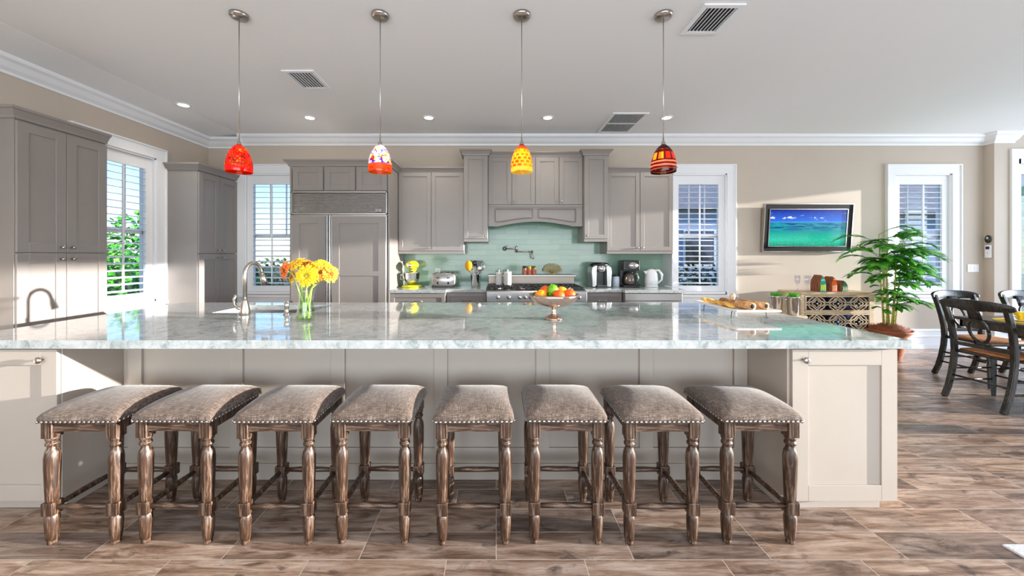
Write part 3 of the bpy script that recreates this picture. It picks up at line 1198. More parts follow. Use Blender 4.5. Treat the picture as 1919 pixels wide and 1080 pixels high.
def upper(label, x0, x1, y, z0, z1, n, knobs, crown_path=None, cs=1.0, rail=True, stile=0.055, name='wall_cabinet'):
    o = thing(name, label, 'cabinet', ((x0 + x1) / 2, YB, z0), 'grey wall cabinets of the kitchen')
    mb = MB().box(x0, x1, y, YB - 0.002, z0, z1)
    if rail:
        mb.box(x0, x1, y - 0.012, YB - 0.002, z0 - 0.035, z0)
    obj('body', mb, 'cab', o, bevel=0.002)
    w = (x1 - x0) / n
    for i in range(n):
        a0, a1 = x0 + i * w + 0.003, x0 + (i + 1) * w - 0.003
        k = knobs[i]
        ka = None if k is None else ((a0 + 0.03) if k == 'l' else (a1 - 0.03), z0 + 0.045)
        door(o, frame_f(y), '-y', y, a0, a1, z0 + 0.006, z1 - 0.012, ka, stile, kr=0.012)
    if crown_path is None:
        crown_path = [(x0, y), (x1, y)]
    obj('crown', fix_crown(crown_path, z1 - 0.006, cs), 'cab', o)
    return o


upper('grey double-door wall cabinet above the yellow mixer and toaster', -1.318, -0.435, YU, 1.40, 2.475, 2, 'rl', [(-1.318, YU), (-0.435, YU)], 0.85)
upper('tall narrow grey wall cabinet to the left of the range hood', -0.432, -0.112, YN, 1.56, 2.68, 1, 'r', [(-0.432, YB - 0.002), (-0.432, YN), (-0.112, YN), (-0.112, YB - 0.002)], 1.0)
upper('tall narrow grey wall cabinet to the right of the range hood', 1.168, 1.488, YN, 1.56, 2.68, 1, 'l', [(1.168, YB - 0.002), (1.168, YN), (1.488, YN), (1.488, YB - 0.002)], 1.0)
upper('grey double-door wall cabinet above the coffee makers and kettle', 1.491, 2.385, YU, 1.40, 2.475, 2, 'rl', [(1.491, YU), (2.385, YU), (2.385, YB - 0.002)], 0.85)
o = upper('four-door grey wall cabinet directly above the arched range hood', -0.110, 1.166, YU, 2.025, 2.68, 4, 'rlrl', [(-0.110, YU), (1.166, YU)], 0.85, rail=False, stile=0.06)

# hood valance with an arched lower edge and two raised frames
o = thing('range_hood', 'arched grey wooden range hood above the green tiled wall', 'range hood', (0.53, YU, 1.74))
x0, x1, zt = -0.108, 1.164, 2.022
poly = [(x0, zt), (x0, 1.735), (x0 + 0.13, 1.735)]
for k in range(17):
    u = k / 16
    poly.append((x0 + 0.17 + u * (x1 - x0 - 0.34), 1.745 + 0.055 * math.sin(PI * u)))
poly += [(x1 - 0.13, 1.735), (x1, 1.735), (x1, zt)]
mb = MB().prism(poly, YU - 0.015, YU + 0.02)
mb.box(x0, x1, YU + 0.02, YB - 0.002, 1.86, zt)
mb.box(x0, x1, YU - 0.03, YU - 0.01, zt - 0.022, zt - 0.001)
obj('valance', mb, 'cab', o)
for a0, a1, s in ((x0 + 0.10, 0.49, 1), (0.57, x1 - 0.10, -1)):
    fm = MB()
    n = 12
    top = zt - 0.05
    rim = []
    for k in range(n + 1):
        u = k / n
        x = a0 + (a1 - a0) * u
        t_ = (x - x0 - 0.17) / (x1 - x0 - 0.34)
        rim.append((x, YU - 0.018, 1.80 + 0.055 * math.sin(PI * min(1, max(0, t_)))))
    fm.tube([(a0, YU - 0.018, top), (a1, YU - 0.018, top)], 0.008, 4)
    fm.tube(rim, 0.008, 4)
    fm.tube([(a0, YU - 0.018, top), rim[0]], 0.008, 4)
    fm.tube([(a1, YU - 0.018, top), rim[-1]], 0.008, 4)
    obj('raised_frame', fm, 'cab', o)
obj('hood_liner', MB().box(x0 + 0.05, x1 - 0.05, YU + 0.03, YB - 0.01, 1.845, 1.862), 'steel', o)

# backsplash
struct('trim_4', MB().box(-1.32, 2.40, YB - 0.012, YB - 0.0005, 0.915, 1.86), 'tile')
o_bs = bpy.data.objects['trim_4']

# base cabinets
def base(label, x0, x1, y, splits):
    o = thing('base_cabinet', label, 'cabinet', ((x0 + x1) / 2, y, 0), 'grey base cabinets of the kitchen')
    obj('body', MB().box(x0, x1, y, YB - 0.015, 0.1, 0.872).box(x0 + 0.01, x1 - 0.01, y + 0.06, YB - 0.015, 0, 0.1), 'cab', o, bevel=0.002)
    w = (x1 - x0) / splits
    for i in range(splits):
        a0, a1 = x0 + i * w + 0.004, x0 + (i + 1) * w - 0.004
        dr = door(o, frame_f(y), '-y', y, a0, a1, 0.69, 0.862, None, 0.045, name='drawer')
        am = (a0 + a1) / 2
        hb = MB().tube([(am - 0.06, y - 0.02, 0.775), (am - 0.06, y - 0.045, 0.775), (am + 0.06, y - 0.045, 0.775), (am + 0.06, y - 0.02, 0.775)], 0.005, 8)
        obj('handle', hb, 'nickel', dr)
        door(o, frame_f(y), '-y', y, a0, a1, 0.11, 0.68, (a1 - 0.03, 0.63), 0.06)


YJ = 4.61        # units that stand slightly forward
base('grey drawer base cabinet beside the refrigerator, standing slightly forward', -1.32, -0.635, YJ, 1)
base('grey base cabinet between the left drawer unit and the range', -0.633, -0.125, YF, 1)
base('grey base cabinet between the range and the dishwasher', 1.125, 1.60, YF, 1)
o = thing('dishwasher', 'stainless steel dishwasher below the coffee maker counter', 'dishwasher', (1.97, YJ, 0))
obj('body', MB().box(1.61, 2.33, YJ + 0.02, YB - 0.015, 0.1, 0.872).box(1.62, 2.32, YJ + 0.08, YB - 0.015, 0.0, 0.1), 'cab', o)
obj('door', MB().box(1.612, 2.328, YJ - 0.004, YJ + 0.02, 0.12, 0.77), 'steel', o, bevel=0.004)
cp = obj('control_panel', MB().box(1.612, 2.328, YJ - 0.006, YJ + 0.02, 0.776, 0.868), 'steel', o, bevel=0.004)
obj('door_handle', MB().tube([(1.68, YJ - 0.004, 0.735), (1.68, YJ - 0.05, 0.735), (2.26, YJ - 0.05, 0.735), (2.26, YJ - 0.004, 0.735)], 0.009, 10), 'steel', o)

mb = MB()
mb.box(-1.321, -0.625, YJ - 0.03, YB - 0.013, 0.874, 0.915).box(-0.6248, -0.125, YF - 0.03, YB - 0.013, 0.874, 0.915)
single('worktop', mb, 'quartz', 'white quartz worktop against the back wall under the mixer and toaster', 'worktop', (-0.7, 5.0, 0.874), bevel=0.004)
mb = MB()
mb.box(1.125, 1.5998, YF - 0.03, YB - 0.013, 0.874, 0.915).box(1.60, 2.36, YJ - 0.03, YB - 0.013, 0.874, 0.915)
single('worktop', mb, 'quartz', 'white quartz worktop against the back wall under the coffee makers', 'worktop', (1.7, 5.0, 0.874), bevel=0.004)
single('end_panel', MB().box(2.388, 2.405, YU + 0.02, YB - 0.001, 0.916, 1.39), 'trim', 'white upright panel closing the right end of the tiled wall', 'panel', (2.39, 5.2, 0.916))

# outlets on the tiles
for x, z, lab in ((-0.84, 1.10, 'white wall outlet on the green tiles above the toaster'), (-0.35, 1.12, 'white wall outlet on the green tiles behind the utensil crock')):
    o = thing('wall_outlet', lab, 'outlet', (x, YB - 0.012, z))
    obj('plate', MB().box(x - 0.036, x + 0.036, YB - 0.017, YB - 0.0122, z - 0.058, z + 0.058), 'white_plastic', o, bevel=0.002)
    obj('socket', MB().box(x - 0.016, x + 0.016, YB - 0.019, YB - 0.017, z + 0.008, z + 0.04).box(x - 0.016, x + 0.016, YB - 0.019, YB - 0.017, z - 0.04, z - 0.008), 'greywhite', o)

# ------------------------------------------------------------------ range
RX0, RX1, RY = -0.12, 1.12, 4.57
o = thing('kitchen_range', 'wide stainless steel gas range under the arched hood', 'range', (0.5, RY, 0))
obj('body', MB().box(RX0, RX1, RY + 0.02, YB - 0.015, 0.12, 0.90).box(RX0 + 0.02, RX1 - 0.02, RY + 0.09, YB - 0.03, 0.0, 0.12), 'steel', o, bevel=0.004)
cp = obj('control_panel', MB().prism([(RY - 0.03, 0.77), (RY + 0.03, 0.77), (RY + 0.03, 0.90), (RY - 0.01, 0.905), (RY - 0.03, 0.89)], RX0, RX1, 'x'), 'steel', o, bevel=0.004)
for x in (0.02, 0.155, 0.29, 0.36, 0.43, 0.66, 0.82, 0.93, 1.02):
    k = obj('knob', MB().lathe([(0.026, 0), (0.026, 0.008), (0.018, 0.012), (0.016, 0.034), (0.001, 0.036)], 18, T(x, RY - 0.03, 0.83, rx=PI / 2)), 'steel', cp)
for a0, a1 in ((RX0 + 0.01, 0.30), (0.32, RX1 - 0.01)):
    d = obj('oven_door', MB().box(a0, a1, RY - 0.015, RY + 0.02, 0.14, 0.755), 'steel', o, bevel=0.006)
    obj('oven_window', MB().box(a0 + 0.08, a1 - 0.08, RY - 0.019, RY - 0.015, 0.30, 0.60), 'black', d)
    obj('handle', MB().tube([(a0 + 0.04, RY - 0.015, 0.71), (a0 + 0.04, RY - 0.06, 0.71), (a1 - 0.04, RY - 0.06, 0.71), (a1 - 0.04, RY - 0.015, 0.71)], 0.011, 10), 'steel', d)
obj('cooktop', MB().box(RX0 + 0.01, RX1 - 0.01, RY + 0.02, YB - 0.08, 0.90, 0.908), 'black', o)
for i in range(4):
    a0 = RX0 + 0.02 + i * 0.30
    g = MB()
    z = 0.935
    for y in (RY + 0.04, RY + 0.28, RY + 0.32, RY + 0.58):
        g.box(a0, a0 + 0.29, y, y + 0.012, z, z + 0.012)
    for x in (a0, a0 + 0.07, a0 + 0.139, a0 + 0.208, a0 + 0.278):
        g.box(x, x + 0.012, RY + 0.04, RY + 0.592, z, z + 0.012)
    for x in (a0, a0 + 0.278):
        for y in (RY + 0.04, RY + 0.58):
            g.box(x, x + 0.012, y, y + 0.012, 0.908, z)
    obj('grate', g, 'iron', o)
    for y in (RY + 0.17, RY + 0.45):
        obj('burner', MB().lathe([(0.045, 0.908), (0.045, 0.916), (0.03, 0.918), (0.03, 0.928), (0.001, 0.929)], 18, T(a0 + 0.145, y, 0)), 'nickel', o)
obj('backguard', MB().box(RX0 + 0.01, RX1 - 0.01, YB - 0.075, YB - 0.015, 0.90, 1.044), mat('dark_brushed_steel', srgb(150, 138, 128), 0.4, 1.0), o, bevel=0.003)
obj('backguard_shelf', MB().box(RX0 + 0.005, RX1 - 0.005, YB - 0.17, YB - 0.015, 1.046, 1.072), mat('satin_steel', srgb(176, 168, 164), 0.4, 1.0), o, bevel=0.004)

# things on the range
M['pale_satin'] = mat('pale_satin_metal', srgb(232, 228, 224), 0.3, 0.2)


def pot(x, y, r, h, lab):
    o = thing('canister', lab, 'canister', (x, y, 0.947), 'tall steel canisters on the range')
    obj('body', MB().lathe([(r * 0.96, 0), (r, 0.006), (r, h - 0.02), (r * 1.02, h - 0.018), (r * 1.02, h - 0.008), (r * 0.9, h)], 28, T(x, y, 0.947)), 'pale_satin', o)
    obj('lid_knob', MB().lathe([(0.006, h), (0.006, h + 0.01), (0.013, h + 0.016), (0.011, h + 0.026), (0.002, h + 0.028)], 14, T(x, y, 0.947)), 'pale_satin', o)


pot(0.035, 4.99, 0.045, 0.17, 'slim pale satin canister on the range, the left one of the pair')
pot(0.152, 4.95, 0.052, 0.18, 'pale satin canister on the range, the right and wider one of the pair')

# pot filler
o = thing('pot_filler', 'brushed nickel folding pot filler tap on the tiles above the range', 'tap', (0.12, YB - 0.012, 1.44))
obj('mount', MB().lathe([(0.032, 0), (0.032, 0.008), (0.018, 0.016), (0.014, 0.05), (0.001, 0.052)], 18, T(0.12, YB - 0.012, 1.44, rx=PI / 2)), 'nickel', o)
obj('handle', MB().tube([(0.12, YB - 0.055, 1.44), (0.12, YB - 0.055, 1.475), (0.165, YB - 0.055, 1.48)], 0.006, 8), 'nickel', o)
obj('arm', MB().tube([(0.12, YB - 0.05, 1.44), (0.285, YB - 0.13, 1.44)], 0.009, 10).lathe([(0.014, -0.05), (0.014, 0.03), (0.01, 0.04)], 12, T(0.285, YB - 0.13, 1.435)), 'nickel', o)
obj('arm', MB().tube([(0.285, YB - 0.13, 1.395), (0.50, YB - 0.17, 1.395)], 0.009, 10), 'nickel', o)
obj('spout', MB().tube([(0.50, YB - 0.17, 1.41), (0.50, YB - 0.17, 1.34), (0.515, YB - 0.175, 1.31), (0.515, YB - 0.18, 1.295)], 0.011, 10, rs=[0.013, 0.013, 0.016, 0.012]).tube([(0.50, YB - 0.2, 1.36), (0.50, YB - 0.235, 1.37)], 0.006, 8), 'nickel', o)

# spice jars on the range shelf
caps = ['black', 'yellow_enamel', 'leaf']
labs = ['small spice jar with a black lid on the range shelf', 'small spice jar with a yellow lid on the range shelf', 'small spice jar with a green lid on the range shelf']
M['spice'] = mat('spice_mix', srgb(214, 120, 92), 0.6, vary=0.5, vscale=60)
for i in range(3):
    x = 0.405 + i * 0.066
    o = thing('spice_jar', labs[i], 'jar', (x, 5.20, 1.072), 'spice jars on the range shelf')
    obj('jar', MB().lathe([(0.026, 0), (0.028, 0.004), (0.028, 0.085), (0.02, 0.094)], 18, T(x, 5.20, 1.072)), 'spice', o)
    obj('lid', MB().lathe([(0.024, 0.094), (0.024, 0.117), (0.02, 0.12)], 18, T(x, 5.20, 1.072)), caps[i], o)

# fan-shaped ginkgo ornament
M['ginkgo'] = m_wood('gilded_leaf_ceramic', srgb(110, 120, 80), srgb(170, 158, 110), srgb(208, 190, 140), (20, 20, 6), 4, 0.4)
mb = MB()
cx, cz = 0.80, 1.072
n = 28
ring = []
for k in range(n + 1):
    a = math.radians(8 + 164 * k / n)
    r = 0.155 + 0.006 * math.cos(k * 2.2) - (0.02 if k == n // 2 else 0)
    ring.append((cx + r * 1.0 * math.cos(a) * 0.9, cz + 0.018 + 0.9 * r * math.sin(a) ** 0.8 * 1.0))
poly = [(cx - 0.03, cz), (cx + 0.03, cz)] + ring
mb.prism(poly, 5.235, 5.26)
for k in range(2, n - 1, 2):
    mb.tube([(cx, 5.234, cz + 0.01), (ring[k][0], 5.232, ring[k][1] - 0.004)], 0.0035, 6)
single('ginkgo_leaf_ornament', mb, 'ginkgo', 'green and gold fan-shaped leaf ornament on the range shelf', 'ornament', (cx, 5.25, cz))

# ------------------------------------------------------------------ small appliances and crockery on the back worktop
CT = 0.916
# stand mixer
x, y = -1.145, 5.02
o = thing('stand_mixer', 'yellow stand mixer with a steel bowl beside the refrigerator', 'mixer', (x, y, CT))
def ell(cx, cy, cz, a, b, c, mb=None, seg=20):
    mb = mb or MB()
    pr = []
    for k in range(13):
        t_ = -PI / 2 + PI * k / 12
        pr.append((max(0.001, math.cos(t_)), math.sin(t_)))
    m = Matrix.Translation((cx, cy, cz)) @ Matrix.Diagonal((a, b, c, 1))
    return mb.lathe(pr, seg, m)
mb = MB()
mb.lathe([(0.13, 0), (0.135, 0.006), (0.13, 0.022), (0.10, 0.03)], 28, T(x, y - 0.02, CT))
obj('base', mb, 'yellow_enamel', o)
obj('column', MB().tube([(x - 0.03, y + 0.10, CT + 0.02), (x - 0.03, y + 0.10, CT + 0.14), (x, y + 0.07, CT + 0.26)], 0.05, 16, rs=[0.06, 0.048, 0.055]), 'yellow_enamel', o)
obj('head', ell(x, y, CT + 0.295, 0.085, 0.16, 0.062), 'yellow_enamel', o)
obj('attachment_hub', MB().lathe([(0.03, 0), (0.03, 0.03), (0.024, 0.036), (0.001, 0.037)], 16, T(x, y - 0.145, CT + 0.295, rx=PI / 2)), 'chrome', o)
obj('trim_band', MB().lathe([(0.083, 0.0), (0.086, 0.006), (0.083, 0.012)], 24, Matrix.Translation((x, y, CT + 0.262)) @ Matrix.Diagonal((0.9, 1.6, 1, 1)), cap=False), 'chrome', o)
bo = obj('bowl', MB().lathe([(0.05, 0.03), (0.055, 0.05), (0.085, 0.08), (0.105, 0.13), (0.112, 0.19), (0.116, 0.195), (0.110, 0.195), (0.10, 0.13), (0.05, 0.055)], 32, T(x, y - 0.03, CT)), 'chrome', o)
obj('bowl_handle', MB().tube([(x - 0.105, y - 0.04, CT + 0.17), (x - 0.145, y - 0.05, CT + 0.165), (x - 0.15, y - 0.05, CT + 0.11), (x - 0.10, y - 0.04, CT + 0.095)], 0.008, 8), 'chrome', bo)
obj('beater_shaft', MB().lathe([(0.02, 0.20), (0.02, 0.25)], 14, T(x, y - 0.03, CT)), 'chrome', o)

# toaster
x, y = -0.705, 5.02
o = thing('toaster', 'four-slice steel toaster with two black dials', 'toaster', (x, y, CT))
rr = []
for yy, s in ((y - 0.13, 0.93), (y - 0.12, 1.0), (y + 0.12, 1.0), (y + 0.13, 0.93)):
    ring = []
    for k in range(24):
        a = 2 * PI * k / 24
        cx_ = math.copysign(abs(math.cos(a)) ** 0.35, math.cos(a)) * 0.16 * s
        cz_ = math.copysign(abs(math.sin(a)) ** 0.35, math.sin(a)) * 0.085 * s
        ring.append((x + cx_, yy, CT + 0.105 + cz_))
    rr.append(ring)
tb = obj('body', MB().loft(rr), 'steel', o)
obj('base', MB().box(x - 0.155, x + 0.155, y - 0.125, y + 0.125, CT, CT + 0.022), 'black', o, bevel=0.004)
for dx in (-0.07, 0.07):
    obj('dial', MB().lathe([(0.017, 0), (0.015, 0.014), (0.001, 0.015)], 18, T(x + dx, y - 0.13, CT + 0.06, rx=PI / 2)), 'black', o)
    obj('lever', MB().box(x + dx - 0.02, x + dx + 0.02, y - 0.15, y - 0.13, CT + 0.125, CT + 0.137), 'black', o, bevel=0.003)
for dx in (-0.11, -0.045, 0.045, 0.11):
    obj('slot', MB().box(x + dx - 0.014, x + dx + 0.014, y - 0.10, y + 0.10, CT + 0.187, CT + 0.1925), 'slot', o)

# utensil crock
x, y = -0.29, 5.03
o = single('utensil_crock', MB().lathe([(0.048, 0), (0.05, 0.004), (0.062, 0.165), (0.066, 0.172), (0.066, 0.178), (0.060, 0.178), (0.046, 0.01)], 30, T(x, y, CT)), 'chrome',
           'polished steel crock holding the kitchen utensils', 'crock', (x, y, CT))


def utensil(kind, dx, dy, h, tx, ty, m, lab):
    b = Vector((x + dx, y + dy, CT + 0.012))
    t_ = Vector((x + tx, y + ty, CT + h))
    d = (t_ - b).normalized()
    o = thing('kitchen_' + kind, lab, kind, tuple(b), 'utensils in the steel crock')
    obj('handle', MB().tube([b, b + (t_ - b) * 0.78], 0.0055, 8), 'chrome' if m == 'black' else m, o)
    c = b + (t_ - b) * 0.9
    if kind == 'ladle':
        obj('head', ell(c.x, c.y, c.z, 0.038, 0.018, 0.036), m, o)
    elif kind == 'turner':
        obj('head', MB().prism([(c.x - 0.025, c.z - 0.04), (c.x + 0.025, c.z - 0.04), (c.x + 0.038, c.z + 0.045), (c.x - 0.038, c.z + 0.045)], c.y - 0.003, c.y + 0.003), m, o, bevel=0.002)
    elif kind == 'spoon':
        obj('head', ell(c.x, c.y, c.z, 0.026, 0.009, 0.042), m, o)
    else:
        w = MB()
        for k in range(6):
            a = PI * k / 6
            pts = []
            for j in range(13):
                p = PI * j / 12
                r = 0.032 * math.sin(p) ** 0.7 if 0 < j < 12 else 0.003
                zz = c.z - 0.05 + 0.1 * j / 12
                pts.append((c.x + r * math.cos(a), c.y + r * math.sin(a), zz))
            w.tube(pts, 0.0015, 5)
            w.tube([(2 * c.x - q[0], 2 * c.y - q[1], q[2]) for q in pts], 0.0015, 5)
        obj('head', w, m, o)


utensil('ladle', 0.0, 0.01, 0.355, -0.005, 0.0, 'black', 'black ladle standing in the middle of the steel crock')
utensil('turner', 0.01, -0.01, 0.335, 0.06, -0.01, 'black', 'black slotted turner leaning right in the steel crock')
utensil('spoon', -0.01, 0.01, 0.33, 0.035, 0.03, 'black', 'black serving spoon behind the turner in the steel crock')
utensil('whisk', 0.01, 0.0, 0.30, 0.115, 0.0, 'chrome', 'wire whisk leaning far right in the steel crock')
utensil('spoon', 0.0, -0.02, 0.275, 0.07, -0.04, 'chrome', 'shiny steel spoon leaning right in the steel crock')
M['sponge'] = mat('orange_brush_bristle', srgb(236, 160, 20), 0.9, vary=0.4, vscale=120, bumpy=1.0, bscale=220)
b = Vector((x - 0.01, y - 0.01, CT + 0.012))
o = thing('scrub_brush', 'orange-headed brush leaning left in the steel crock', 'brush', tuple(b), 'utensils in the steel crock')
obj('handle', MB().tube([b, (x - 0.075, y - 0.02, CT + 0.22)], 0.006, 8), 'chrome', o)
obj('head', ell(x - 0.085, y - 0.02, CT + 0.285, 0.05, 0.035, 0.072), 'sponge', o)

# pod coffee machine
x, y = 1.41, 5.03
o = thing('coffee_machine', 'rounded chrome and black pod coffee machine', 'coffee machine', (x, y, CT))
for s in (-1, 1):
    sd = MB()
    sd.prism([(x + s * 0.125, CT), (x + s * 0.07, CT), (x + s * 0.065, CT + 0.2), (x + s * 0.055, CT + 0.29), (x + s * 0.09, CT + 0.30), (x + s * 0.128, CT + 0.27), (x + s * 0.137, CT + 0.2)], y - 0.11, y + 0.13)
    obj('side_shell', sd, 'steel', o, bevel=0.012)
obj('back_column', MB().box(x - 0.072, x + 0.072, y + 0.02, y + 0.13, CT, CT + 0.29), 'black', o, bevel=0.01)
tp = []
for z, s in ((0.285, 0.98), (0.30, 1.0), (0.318, 0.93), (0.33, 0.7), (0.333, 0.2)):
    tp.append([(x + 0.128 * s * math.cos(2 * PI * k / 28), y + 0.01 + 0.125 * s * math.sin(2 * PI * k / 28), CT + z) for k in range(28)])
obj('lid', MB().loft(tp), 'black', o)
hd = obj('brew_head', MB().lathe([(0.05, 0.205), (0.062, 0.22), (0.064, 0.28), (0.05, 0.29)], 24, T(x + 0.005, y - 0.06, CT)), 'chrome', o)
obj('drip_tray', MB().box(x - 0.07, x + 0.07, y - 0.13, y + 0.02, CT, CT + 0.025), 'black', o, bevel=0.005)
obj('drip_grate', MB().box(x - 0.06, x + 0.06, y - 0.12, y + 0.0, CT + 0.025, CT + 0.029), 'chrome', o)

# pale jar
x, y = 1.63, 5.02
o = thing('storage_jar', 'pale blue-grey storage jar between the two coffee machines', 'jar', (x, y, CT))
obj('body', MB().lathe([(0.046, 0), (0.05, 0.006), (0.05, 0.13), (0.044, 0.142)], 26, T(x, y, CT)), 'greywhite', o)
obj('lid', MB().lathe([(0.044, 0.142), (0.046, 0.15), (0.04, 0.162), (0.01, 0.165), (0.009, 0.175), (0.002, 0.177)], 24, T(x, y, CT)), 'black', o)

# drip coffee maker
x, y = 1.815, 5.04
o = thing('coffee_maker', 'tall black drip coffee maker with glass carafe', 'coffee maker', (x, y, CT))
obj('body', MB().box(x - 0.11, x + 0.11, y + 0.02, y + 0.13, CT, CT + 0.355), 'black', o, bevel=0.01)
obj('brew_head', MB().box(x - 0.11, x + 0.11, y - 0.11, y + 0.03, CT + 0.225, CT + 0.36), 'black', o, bevel=0.012)
obj('control_panel', MB().lathe([(0.052, 0), (0.05, 0.005), (0.001, 0.006)], 24, Matrix.Translation((x + 0.02, y - 0.11, CT + 0.292)) @ Matrix.Diagonal((1.25, 1, 0.8, 1)) @ T(rx=PI / 2)), 'steel', o)
obj('warming_base', MB().box(x - 0.11, x + 0.11, y - 0.12, y + 0.03, CT, CT + 0.03), 'black', o, bevel=0.008)
cf = obj('carafe', MB().lathe([(0.05, 0.031), (0.07, 0.05), (0.072, 0.10), (0.055, 0.165), (0.048, 0.18)], 28, T(x - 0.01, y - 0.045, CT)), 'mirror', o)
cf.data.materials[0] = mat('carafe_glass_coffee', srgb(120, 108, 100), 0.06, 0.6)
obj('carafe_lid', MB().lathe([(0.048, 0.18), (0.052, 0.19), (0.045, 0.205), (0.001, 0.208)], 24, T(x - 0.01, y - 0.045, CT)), 'black', cf)
obj('carafe_handle', MB().tube([(x + 0.03, y - 0.075, CT + 0.185), (x + 0.075, y - 0.11, CT + 0.18), (x + 0.088, y - 0.12, CT + 0.12), (x + 0.06, y - 0.10, CT + 0.065)], 0.010, 8), 'steel', cf)

# kettle
x, y = 2.115, 5.03
o = thing('electric_kettle', 'white electric kettle at the right end of the back worktop', 'kettle', (x, y, CT))
obj('base', MB().lathe([(0.085, 0), (0.09, 0.004), (0.088, 0.018), (0.075, 0.024)], 28, T(x, y, CT)), 'white_plastic', o)
obj('body', MB().lathe([(0.080, 0.025), (0.086, 0.03), (0.088, 0.10), (0.078, 0.18), (0.064, 0.215), (0.045, 0.235), (0.001, 0.245)], 32, T(x, y, CT)), 'white_plastic', o)
obj('handle', MB().tube([(x + 0.045, y - 0.02, CT + 0.225), (x + 0.09, y - 0.04, CT + 0.225), (x + 0.125, y - 0.05, CT + 0.17), (x + 0.125, y - 0.05, CT + 0.10), (x + 0.08, y - 0.03, CT + 0.05)], 0.014, 10, rs=[0.012, 0.015, 0.015, 0.013, 0.012]), 'white_plastic', o)
obj('spout', MB().prism([(x - 0.07, CT + 0.15), (x - 0.055, CT + 0.215), (x - 0.108, CT + 0.215)], y - 0.022, y + 0.022), 'white_plastic', o, bevel=0.004)
pts = [(x - 0.085, y + 0.02, CT + 0.006), (x - 0.12, y + 0.02, CT + 0.006), (x - 0.15, y + 0.05, CT + 0.03), (x - 0.145, y + 0.12, CT + 0.07), (x - 0.12, y + 0.2, CT + 0.10), (x - 0.12, y + 0.262, CT + 0.12)]
obj('power_cord', MB().tube(pts, 0.0035, 6), 'black', o)

# ------------------------------------------------------------------ island
IX0, IX1, IY0, IY1 = -2.86, 2.115, 1.875, 3.37
ITOP = 0.915
SX0, SX1, SY0, SY1 = -2.14, -1.42, 2.76, 3.20
mb = MB()
zb = 0.872
mb.box(IX0, SX0, IY0, IY1, zb, ITOP).box(SX1, IX1, IY0, IY1, zb, ITOP).box(SX0, SX1, IY0, SY0, zb, ITOP).box(SX0, SX1, SY1, IY1, zb, ITOP)
o = obj('island_worktop', mb, 'quartz', None, origin=(0, 2.6, zb))
bmx = bmesh.new(); bmx.from_mesh(o.data)
bmesh.ops.remove_doubles(bmx, verts=bmx.verts, dist=1e-5)
# drop coincident inner faces between the slabs
seen = {}
for f in bmx.faces:
    k = tuple(round(c, 4) for c in f.calc_center_median())
    seen.setdefault(k, []).append(f)
bmesh.ops.delete(bmx, geom=[f for fs in seen.values() if len(fs) > 1 for f in fs], context='FACES')
bmx.to_mesh(o.data); bmx.free()
tag(o, 'long white quartz island worktop in front of the bar stools', 'worktop')

o = thing('kitchen_island', 'cream panelled island body behind the bar stools', 'island', (-0.37, 2.22, 0))
YP = 2.235      # recessed back panel
mb = MB().box(-2.262, 1.515, YP, 3.33, 0.0, zb - 0.35)
mb.box(-2.262, 1.515, YP, 2.70, zb - 0.35, zb - 0.001).box(-1.40, 1.515, 2.70, 3.33, zb - 0.35, zb - 0.001)
mb.box(-2.262, -2.16, 2.70, 3.33, zb - 0.35, zb - 0.001).box(-2.16, -1.40, 3.22, 3.33, zb - 0.35, zb - 0.001)
obj('body', mb, 'cream', o)
bt = MB()
for c in (-2.18, -1.57, -0.955, -0.335, 0.28, 0.905, 1.475):
    wd = 0.04
    bt.box(c - wd, c + wd, YP - 0.016, YP, 0.185, zb - 0.002)
bt.box(-2.262, 1.515, YP - 0.016, YP, 0.095, 0.185)
obj('battens', bt, 'cream', o, bevel=0.0015)
obj('base_rail', MB().box(-2.262, 1.515, YP - 0.026, YP, 0.0, 0.095), 'cream', o, bevel=0.002)


def end_cab(label, x0, x1, knob, drawer=False):
    o = thing('island_cabinet', label, 'cabinet', ((x0 + x1) / 2, 1.95, 0), 'cream end cabinets of the island')
    yf = 1.92
    obj('body', MB().box(x0, x1, yf, 3.33, 0.075, zb - 0.001).box(x0 + 0.004, x1 - 0.03, yf + 0.045, 3.30, 0, 0.075), 'cream', o, bevel=0.002)
    door(o, frame_f(yf), '-y', yf, x0 + 0.012, x1 - 0.004, 0.078, 0.862, knob, 0.082, m='cream', kr=0.017)


end_cab('cream island end cabinet with a panelled door to the right of the stools', 1.517, 2.075, (1.585, 0.81))
end_cab('cream island end cabinet with a round knob to the left of the stools', -2.82, -2.264, (-2.34, 0.81))

# sink
o = thing('island_sink', 'undermounted stainless steel sink in the island worktop', 'sink', ((SX0 + SX1) / 2, 2.98, 0.66))
mb = MB()
mb.box(SX0 - 0.008, SX0, SY0 - 0.008, SY1 + 0.008, 0.66, 0.871).box(SX1, SX1 + 0.008, SY0 - 0.008, SY1 + 0.008, 0.66, 0.871)
mb.box(SX0, SX1, SY0 - 0.008, SY0, 0.66, 0.871).box(SX0, SX1, SY1, SY1 + 0.008, 0.66, 0.871).box(SX0, SX1, SY0, SY1, 0.66, 0.668)
obj('basin', mb, 'steel', o)
obj('drain', MB().lathe([(0.045, 0.668), (0.045, 0.672), (0.02, 0.671), (0.001, 0.671)], 20, T(-1.78, 2.98, 0)), 'chrome', o)

